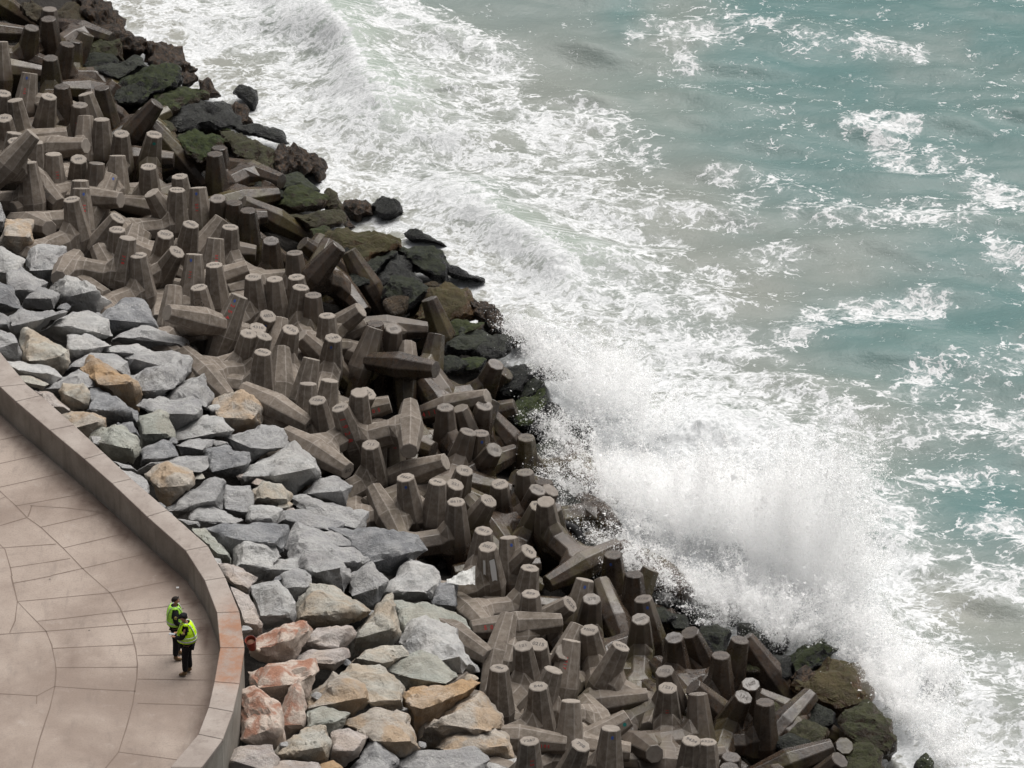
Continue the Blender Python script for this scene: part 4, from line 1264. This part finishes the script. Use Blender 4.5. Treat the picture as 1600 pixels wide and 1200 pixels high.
    bm = bmesh.new(); box_bm(bm, -.02,.19+b*.4,1.0,.05,.04,.12); bevel_all(bm,.008); from_bm("radio", bm, M_BLACK, root)
    bm = bmesh.new(); m = Vector(arms[-1][2])*.5+Vector(arms[1][2])*.5; box_bm(bm, m.x+.03, m.y, m.z+.02, .15,.075,.016); bevel_all(bm,.004); from_bm("handset", bm, M_GREYP, root)
    # head details
    Rt = Matrix.Rotation(headtilt*.45, 4, 'Y')
    for s in (-1,1): ellipsoid("eye", (hx+.083, s*.030, hz+.010-headtilt*.02), (.010,.013,.009), M_GLASS, root, segs=10)
    ellipsoid("hair", (hx-.016,0,hz+.022), (.098,.086,.088), M_HAIR, root, cut=-.05, rot=Matrix.Rotation(-.6+headtilt*.3,4,'Y'))
    if cap:
        ellipsoid("cap", (hx-.006,0,hz+.045), (.110,.094,.088), M_BLACK, root, cut=-.02, rot=Rt)
        bm = bmesh.new(); q = []
        for i in range(9):
            a = -1.15+2.3*i/8; q.append((bm.verts.new((.088*math.cos(a),.086*math.sin(a),.0)), bm.verts.new((.088*math.cos(a)+.085*math.cos(a)**.6 if math.cos(a) > 0 else 0,.090*math.sin(a),-.018*math.cos(a)))))
        for u, v in zip(q[:-1], q[1:]): bm.faces.new((u[0],u[1],v[1],v[0]))
        bmesh.ops.solidify(bm, geom=list(bm.faces), thickness=.008); bmesh.ops.transform(bm, matrix=Matrix.Translation((hx,0,hz+.047)) @ Rt, verts=bm.verts); from_bm("cap_visor", bm, M_BLACK, root)
    else:
        bm = bmesh.new()
        for s in (-1,1): box_bm(bm, hx+.066, s*.036, hz+.078, .014,.050,.026)
        box_bm(bm, hx+.068,0,hz+.08,.010,.03,.008); from_bm("sunglasses", bm, M_GLASS, root)
    return root
p_back = person(275.5,1028, R(8), 1.0, "bareheaded officer in lime vest with sunglasses pushed up, facing the sea", False, M_LIME,
    {-1: ((.0,-.255,1.15),(.17,-.17,1.00),(.26,-.12,.97)), 1: ((.03,.25,1.15),(.22,.13,1.02),(.30,.08,1.0))}, .005, .15, {-1:(-.03,-.02), 1:(.06,.03)})
p_front = person(294,1053, R(172), .985, "officer in black cap and yellow vest looking down, his back to the wall", True, M_YEL,
    {1: ((.08,.25,1.16),(.26,.13,1.12),(.34,.07,1.11)), -1: ((.06,-.25,1.16),(.25,-.12,1.10),(.33,-.07,1.09))}, .045, .8, {-1:(-.03,0), 1:(.05,.0)})
# ------------------------------------------------------------------ stencilled and painted marks on the dolosse
_txt = {}
def text_mesh(s, size=.15):
    k = (s, size)
    if k not in _txt:
        cu = bpy.data.curves.new("stencil", 'FONT'); cu.body = s; cu.size = size; cu.align_x = 'CENTER'; cu.align_y = 'CENTER'; cu.resolution_u = 2; cu.offset = .0035
        o = bpy.data.objects.new("stencil", cu); C.objects.link(o)
        dg = bpy.context.evaluated_depsgraph_get(); dg.update(); _txt[k] = bpy.data.meshes.new_from_object(o.evaluated_get(dg)); bpy.data.objects.remove(o)
        _txt[k].materials.clear(); _txt[k].materials.append(None)
    return _txt[k]
def decal(par, me, M, mat, name):
    o = bpy.data.objects.new(name, me); C.objects.link(o); o.parent = par; o.matrix_local = M
    o.material_slots[0].link = 'OBJECT'; o.material_slots[0].material = mat
    return o
def find(tx, ty): return min(dolosse, key=lambda d: (d[1]-tx)**2+(d[2]-ty)**2)[0]
def side_frame(o, k=None, z=.55*HF, lift=.004, rank=0):
    """frame on the side facet of the upright fluke that best faces the viewer; x runs towards the core, z is the facet normal"""
    vd = o.matrix_world.inverted().to_3x3() @ (CAM-o.matrix_world.translation)
    sl_ = math.atan2(WC-WT, HF); c = []
    for i in range(8):
        a = i*math.pi/4; nrm = Vector((math.cos(a)*math.cos(sl_), math.sin(a)*math.cos(sl_), math.sin(sl_))); c.append((nrm.dot(vd), i, nrm, a))
    c.sort(reverse=True, key=lambda q: q[0]); _, i, nrm, a = c[rank]
    down = Vector((math.cos(a)*math.sin(sl_), math.sin(a)*math.sin(sl_), -math.cos(sl_)))
    r = WC+(WT-WC)*z/HF; p = Vector((math.cos(a)*r, math.sin(a)*r, z)) + nrm*lift
    y = nrm.cross(down); return Matrix(((down.x,y.x,nrm.x,p.x),(down.y,y.y,nrm.y,p.y),(down.z,y.z,nrm.z,p.z),(0,0,0,1)))
bpy.context.view_layer.update()
KNOWN = {(616,514):"EE2",(522,528):"1245",(775,569):"1111",(580,694):"711",(841,1004):"0215",(1037,1046):"1052",(1042,1072):"1231",(678,703):"881",(726,734):"182",
         (817,1007):"121",(1000,965):"02252",(920,982):"92002",(414,525):"12",(390,521):"20",(560,620):"1",(577,614):"571",(757,633):"5553",(712,756):"221",(391,520):"20",(430,436):"A",(891,942):"0525"}
rt_ = random.Random(3)
for o, tx, ty, lean, a, sh in dolosse:
    if a >= .35 and not (95 == tx or 23 == tx or 645 == tx or 1180 == tx or 855 == tx or 736 == tx):
        s = next((v for k, v in KNOWN.items() if abs(k[0]-tx) < 3 and abs(k[1]-ty) < 3), None) or "".join(rt_.choice("0123456789") for _ in range(rt_.choice((3,4,4))))
        # text roughly level in the photo, with some turn
        Mi = o.matrix_world.inverted().to_3x3(); rx = Mi @ RT; an = math.atan2(rx.y, rx.x) + rt_.uniform(-.6,.6)
        M = Matrix.Translation((0,0,HF+.004)) @ Matrix.Rotation(an,4,'Z')
        decal(o, text_mesh(s, .15 if len(s) < 5 else .12), M, M_INK, "stencilled_number")
    if (tx,ty) in {(127,294),(375,462),(421,494),(634,745),(751,676),(795,839),(914,905),(954,1136),(47,114),(23,157),(172,274),(304,397),(522,528),(310,293),(1004,934),(957,865)}:
        bm = bmesh.new(); bmesh.ops.create_circle(bm, cap_ends=True, segments=12, radius=.035)
        for v in bm.verts: v.co.x *= 1.3
        me = bpy.data.meshes.new("paint_dot"); bm.to_mesh(me); bm.free(); me.materials.append(None)
        decal(o, me, side_frame(o, z=.86*HF), M_BLUE, "paint_dot")
for tx, ty in ((982,1122),(594,663),(243,211)):
    o = find(tx,ty); bm = bmesh.new(); bmesh.ops.create_circle(bm, cap_ends=True, segments=12, radius=.05); me = bpy.data.meshes.new("paint_dot"); bm.to_mesh(me); bm.free(); me.materials.append(None)
    decal(o, me, side_frame(o, z=.84*HF), M_TEAL, "paint_dot")
RN = [(532,636,"1928",.20),(375,462,"2541",.16),(645,652,"1411",.17),(736,983,"5032",.15),(610,631,"5002",.14),(201,372,"718",.12),(893,1000,"2717",.11),(310,293,"251",.11),(337,372,"351",.1),(85,241,"171",.11),(612,659,"117",.1),(1042,1072,"121",.09),(827,1155,"1513",.13),(47,114,"415",.09),(304,397,"711",.1),(127,294,"518",.1),(885,1163,"5011",.11),(127,165,"511",.1),(727,778,"231",.1)]
for tx, ty, s, z in RN:
    o = find(tx,ty); sp = "  ".join(s) if z > .13 else " ".join(s)
    M = side_frame(o, z=.52*HF)
    decal(o, text_mesh(sp, z), M, M_REDPAINT, "painted_number")
# letters and ring emblem on the fallen block, doodle on the one by the boulders
def ring_mesh(r, w_, a0=0, a1=2*math.pi, n=28):
    bm = bmesh.new(); L = None
    for i in range(n+1):
        a = a0+(a1-a0)*i/n; c = (bm.verts.new((r*math.cos(a),r*math.sin(a),0)), bm.verts.new(((r+w_)*math.cos(a),(r+w_)*math.sin(a),0)))
        if L: bm.faces.new((L[0],L[1],c[1],c[0]))
        L = c
    me = bpy.data.meshes.new("ring"); bm.to_mesh(me); bm.free(); me.materials.append(None); return me
o = find(95,321)
M = side_frame(o, z=.42*HF); decal(o, text_mesh("BUNKER", .21), M, M_INK, "painted_lettering")
M = side_frame(o, z=-.22*HF+.0); 
vd = side_frame(o, z=.05*HF); decal(o, ring_mesh(.15,.03), vd @ Matrix.Translation((-.06,.02,.004)), M_INK, "painted_emblem"); decal(o, text_mesh("M", .20), vd @ Matrix.Translation((-.06,.02,.004)), M_INK, "painted_emblem")
o = find(312,449); M = side_frame(o, z=.66*HF) @ Matrix.Rotation(-math.pi/2,4,'Z').inverted()
for dx, dy in ((-.07,.05),(.09,.05),(.02,0)):
    bm = bmesh.new(); bmesh.ops.create_circle(bm, cap_ends=True, segments=10, radius=.020); me = bpy.data.meshes.new("dot"); bm.to_mesh(me); bm.free(); me.materials.append(None)
    decal(o, me, M @ Matrix.Translation((dx,dy,0)), M_INK, "painted_doodle")
decal(o, ring_mesh(.14,.018,math.pi*1.05,math.pi*1.95,16), M @ Matrix.Translation((0,.04,0)), M_INK, "painted_doodle")
decal(o, ring_mesh(.14,.014,math.pi*.2,math.pi*.8,12), M @ Matrix.Translation((0,.03,0)), M_INK, "painted_doodle")
decal(o, text_mesh("R", .16), M @ Matrix.Translation((.0,-.27,0)), M_INK, "painted_doodle")
o = find(762,853)
for rank, zz, L_, W_ in ((0,.52*HF,.62,.15),(1,.6*HF,.42,.07)):
    bm = bmesh.new(); q = [(-L_/2,-W_/2),(-L_/4,-W_*.46),(.1*L_,-W_*.5),(L_*.5,-W_*.42),(L_*.47,.0),(L_*.52,W_*.45),(.05,W_*.5),(-L_*.3,W_*.47),(-L_*.52,W_*.4)]
    bm.faces.new([bm.verts.new((x,y,0)) for x,y in q]); me = bpy.data.meshes.new("patch"); bm.to_mesh(me); bm.free(); me.materials.append(None)
    decal(o, me, side_frame(o, z=zz, rank=rank), M_WHITEPAINT, "white_paint_patch")

# ------------------------------------------------------------------ litter among the blocks
# crumpled white sheet
c = hit(722,903,.15); s = scale_at(c); bm = bmesh.new(); N = 12; G = []
poly = lambda u, v: Vector(((-.5+u)*1.0, 0, 0))
for i in range(N+1):
    row = []
    for j in range(N+1):
        u, v = i/N, j/N; x = -.38+.72*u; y = (-.13+.26*v)*(.25+.95*u) + .10*(u-.5)
        p = RT*x + Vector((0,.9,.30))*y*2.1; q = p*3+Vector((3,1,7)); z = .07*noise.fractal(q,.8,2,4)+.02*math.sin(22*x+9*noise.noise(q))
        row.append(bm.verts.new(p+Vector((0,-.3,.9))*z))
    G.append(row)
for i in range(N):
    for j in range(N): bm.faces.new((G[i][j],G[i+1][j],G[i+1][j+1],G[i][j+1]))
bmesh.ops.solidify(bm, geom=list(bm.faces), thickness=.006)
t = NT("white_sheet"); t.bsdf(t.mix(t.ramp(t.noise(t.n('ShaderNodeTexCoord').outputs['Object'],9,4,.7),.58,.7),(.78,.78,.76),(.2,.2,.19)),.6)
o = from_bm("plastic_sheet", bm, t.m, smooth=False); o.location = c + Vector((0,-.9,.55)); tag(o, "crumpled dirty white plastic sheet caught between boulder and concrete block", "sheet")
# tyre wedged at the waterline
c = hit(881,850,.0); root = empty("tyre", c - FW*.15 + UP*.05); tag(root, "old black tyre wedged among the blocks beside the spray", "tyre")
M_TYRE = simple("tyre_rubber", (.018,.018,.020), .55, .5)
bm = bmesh.new(); n = 48; prof = [(.34,-.10),(.40,-.13),(.50,-.125),(.545,-.10),(.555,-.05),(.555,.05),(.545,.10),(.50,.125),(.40,.13),(.34,.10)]
L = [[bm.verts.new((r*math.cos(2*math.pi*i/n), r*math.sin(2*math.pi*i/n), z)) for r, z in prof] for i in range(n)]
for i in range(n):
    for j in range(len(prof)-1): bm.faces.new((L[i][j],L[(i+1)%n][j],L[(i+1)%n][j+1],L[i][j+1]))
bmesh.ops.solidify(bm, geom=list(bm.faces), thickness=.02)
from_bm("carcass", bm, M_TYRE, root, True)
bm = bmesh.new()
for i in range(44):
    a = 2*math.pi*i/44
    for k in (-1,0,1): box_bm(bm, .562, 0, k*.066, .022, .058, .052, Matrix.Rotation(a+k*.05,4,'Z'))
from_bm("tread", bm, M_TYRE, root)
root.rotation_mode = 'QUATERNION'; root.rotation_quaternion = (Vector((-.15,-.72,.66))).to_track_quat('Z','Y')
# broken red bucket and a small ball in the brick-dust hollow beside the wall
c = hit(395,1012,.05); root = empty("bucket", c - FW*.25); tag(root, "broken red plastic bucket full of dirt tipped in the hollow beside the wall", "bucket")
M_BKT = simple("red_plastic", (.21,.036,.020), .5); M_DIRT = cloth("brick_dust_dirt", (.14,.07,.045), 20)
shell("shell", [ell(0,0,z,r,r,22) for z, r in ((0,.095),(.004,.10),(.30,.135),(.31,.142),(.312,.133),(.29,.128),(.05,.098))], M_BKT, root, True)
ellipsoid("contents", (0,0,.20), (.115,.115,.05), M_DIRT, root, segs=14)
bm = bmesh.new(); L = None
for i in range(17):
    a = math.pi*i/16; p = Vector((.145*math.cos(a), .10*math.sin(a), .30+.09*math.sin(a))); cc = [bm.verts.new(p+Vector((.004*x_,.004*y_,.004*z_))) for x_,y_,z_ in ((1,0,1),(-1,0,1),(-1,0,-1),(1,0,-1))]
    if L:
        for k in range(4): bm.faces.new((L[k],L[(k+1)%4],cc[(k+1)%4],cc[k]))
    L = cc
from_bm("handle", bm, M_GREYP, root)
root.rotation_mode = 'QUATERNION'; root.rotation_quaternion = (Vector((-.12,-.30,.95))).to_track_quat('Z','Y')
def small_ball(px, py, r, col, label, off):
    c = hit(px,py,.0); t = NT("ball_paint"); t.bsdf(t.mix(t.noise(t.n('ShaderNodeTexCoord').outputs['Object'],14,3),tuple(x*.7 for x in col),col),.6)
    bm = bmesh.new(); bmesh.ops.create_uvsphere(bm, u_segments=18, v_segments=12, radius=r)
    for v in bm.verts:
        if v.co.z > r*.9: v.co.z -= r*.12
    o = from_bm("ball", bm, t.m, smooth=True); o.location = c - FW*off; tag(o, label, "ball"); return o
small_ball(404.5,1015,.055,(.50,.42,.34), "small pale ball beside the broken red bucket", .30)
small_ball(675,914,.04,(.75,.74,.72), "tiny white ball lodged between two pale boulders", .35)
# scrap of paper on the deck
bm = bmesh.new(); bmesh.ops.create_grid(bm, x_segments=4, y_segments=4, size=.035)
for v in bm.verts: v.co.z = .012+.012*noise.noise(v.co*60)
o = from_bm("paper_scrap", bm, M_WHITEPAINT); o.location = at_z(277.5,918.5,PROM_Z+.002); tag(o, "tiny white scrap lying on the deck near the wall", "litter")
# ------------------------------------------------------------------ labels
ORD = ["nearest","second","third","fourth","fifth","sixth","seventh","eighth","ninth","tenth","eleventh","twelfth","thirteenth","fourteenth","fifteenth"]
LM_D = [(722,905,"the white plastic sheet"),(890,838,"the old tyre"),(371,640,"the square ochre boulder"),(565,395,"the long brown mossy rock"),(615,425,"the grey pointed rock"),(695,482,"the brown and green rock"),
        (822,640,"the smooth green rock"),(1300,1075,"the big brown seaward rock"),(95,305,"the fallen lettered block"),(316,462,"the block with a doodled face"),(545,665,"the block numbered 1928 in red"),
        (765,870,"the block with white paint"),(590,870,"the broad bluish boulder"),(245,130,"the dark ledge with green top"),(140,28,"the barnacled rock"),(235,380,"the rusty topped lying block"),(322,240,"the mossy green hump"),
        (520,80,"the curling wave"),(30,370,"the split ochre boulder"),(690,1010,"the big veined grey boulder"),(720,1100,"the orange edged slabs"),(1350,1160,"the moss backed dark rock"),(1017,900,"the rusty leaning block"),(800,980,"the block numbered 5032"),(230,490,"the dark steep boulder")]
LM_R = [(172,600,"the orange boulder"),(371,640,"the square ochre boulder"),(435,735,"the rounded pale boulder"),(590,870,"the broad bluish boulder"),(520,945,"the big yellowish boulder"),(585,980,"the upright pointed shard"),(690,1010,"the big veined grey boulder"),
        (435,1015,"the red stained hollow"),(700,1100,"the orange edged slabs"),(285,985,"the two officers"),(265,755,"the tan boulder beside the wall"),(120,515,"the large flat pale boulder"),(30,365,"the split ochre boulder"),(225,495,"the dark steep boulder"),(400,870,"the white veined block"),(645,905,"the white ball"),(720,905,"the white plastic sheet"),(340,860,"the wall bend"),(180,685,"the lichen green boulder")]
LM_S = [(565,395,"the long brown mossy rock"),(615,425,"the grey pointed rock"),(695,482,"the brown and green rock"),(822,640,"the smooth green rock"),(1300,1075,"the big brown seaward rock"),(890,838,"the old tyre"),(520,80,"the curling wave"),(140,28,"the barnacled rock"),(322,240,"the mossy green hump"),(605,325,"the round offshore rock"),(725,427,"the offshore log shaped rock"),(245,130,"the dark ledge with green top"),(1350,1160,"the moss backed dark rock"),(860,585,"the rock under the spray"),(385,150,"the split offshore rock"),(480,262,"the kelp draped pair")]
def sector(dx, dy):
    if abs(dx) > abs(dy): return "seaward of" if dx > 0 else "landward of"
    return "below" if dy > 0 else "above"
def assign(items, LM, own=30):
    """items: (obj, x, y, look words, noun); says where each stands from the landmark it is nearest to"""
    cells = {}
    for it in items:
        o, x, y, look, noun = it
        L = min(((math.hypot(x-a,(y-b)), n, a, b) for a, b, n in LM if math.hypot(x-a,y-b) > own), key=lambda q: q[0])
        cells.setdefault((L[1], sector(x-L[2], y-L[3]), look), []).append((L[0], o, look, noun))
    for (n, sct, look), lst in cells.items():
        lst.sort(key=lambda q: q[0])
        for i, (d, o, look, noun) in enumerate(lst):
            w_ = (ORD[i]+" " if len(lst) > 1 else "")
            o['label'] = f"{look[0]} {noun} {look[1]}, {w_}{sct} {n}".replace("  "," ").replace(" ,",",")
def pose(lean, a, sh):
    l = (lean+180) % 360-180; side = "sea" if l > 0 else "land"
    if abs(l) <= 8: return "with upright arm" if a > .2 else "with upright arm"
    if abs(l) <= 18: return f"tilting slightly to {side}"
    if abs(l) <= 50: return f"leaning to {side}"
    if abs(l) <= 112: return f"lying flat towards {side}"
    return f"slumped to {side}"
its = []
for o, tx, ty, lean, a, sh in dolosse:
    b = o.matrix_world.translation; z = b.z; px, py = proj(b)
    wt_ = o['_w']; del o['_w']; tone = "wet dark" if wt_ > .6 else ("damp brown" if wt_ > .2 else "dry tan")
    tag(o, None, "concrete block", "concrete dolosse interlocked along the breakwater")
    its.append((o, (px+tx)/2, (py+ty)/2, (tone, pose(lean,a,sh)), "dolos"))
assign(its, LM_D, 14)
its = []
CN = {'g':"grey",'l':"pale grey",'d':"dark slate",'y':"yellowish grey",'o':"ochre tinted",'O':"rusty orange",'p':"pinkish grey",'n':"greenish grey",'R':"brick red stained"}
def shape_words(pts):
    w_ = max(p[0] for p in pts)-min(p[0] for p in pts); h = max(p[1] for p in pts)-min(p[1] for p in pts)
    big = "large" if w_*h > 9000 else ("small" if w_*h < 2600 else "middling")
    return big, ("long and flat" if w_ > 1.9*h else ("standing tall" if h > 1.25*w_ else "blocky"))
for o, k, pts in boulders:
    cx = sum(p[0] for p in pts)/len(pts); cy = sum(p[1] for p in pts)/len(pts); b, f = shape_words(pts)
    tag(o, None, "boulder", "quarry boulders piled behind the parapet wall"); its.append((o, cx, cy, (f"{b} {CN[k]}", f), "boulder"))
assign(its, LM_R, 14)
its = []
for o, k, pts in shorerocks:
    cx = sum(p[0] for p in pts)/len(pts); cy = sum(p[1] for p in pts)/len(pts); b, f = shape_words(pts)
    c = {'k':"kelp covered",'b':"wet brown",'c':"wet black",'s':"wet slate grey",'o':"wet ochre brown"}[k[0]]
    if k[0] != 'k' and int(k[1]) >= 7: c = "moss green"
    tag(o, None, "rock", "wet rocks along the waterline"); its.append((o, cx, cy, (f"{b} {c}", f), "rock"))
assign(its, LM_S, 14)
own = {}
for o in C.objects:
    if 'label' in o.keys() and o.parent is None: own.setdefault(o['label'], []).append(o.name)
print("LONG:", [k for k in own if len(k.split()) > 16])
print("shared labels:", [k for k, v in own.items() if len(v) > 1])
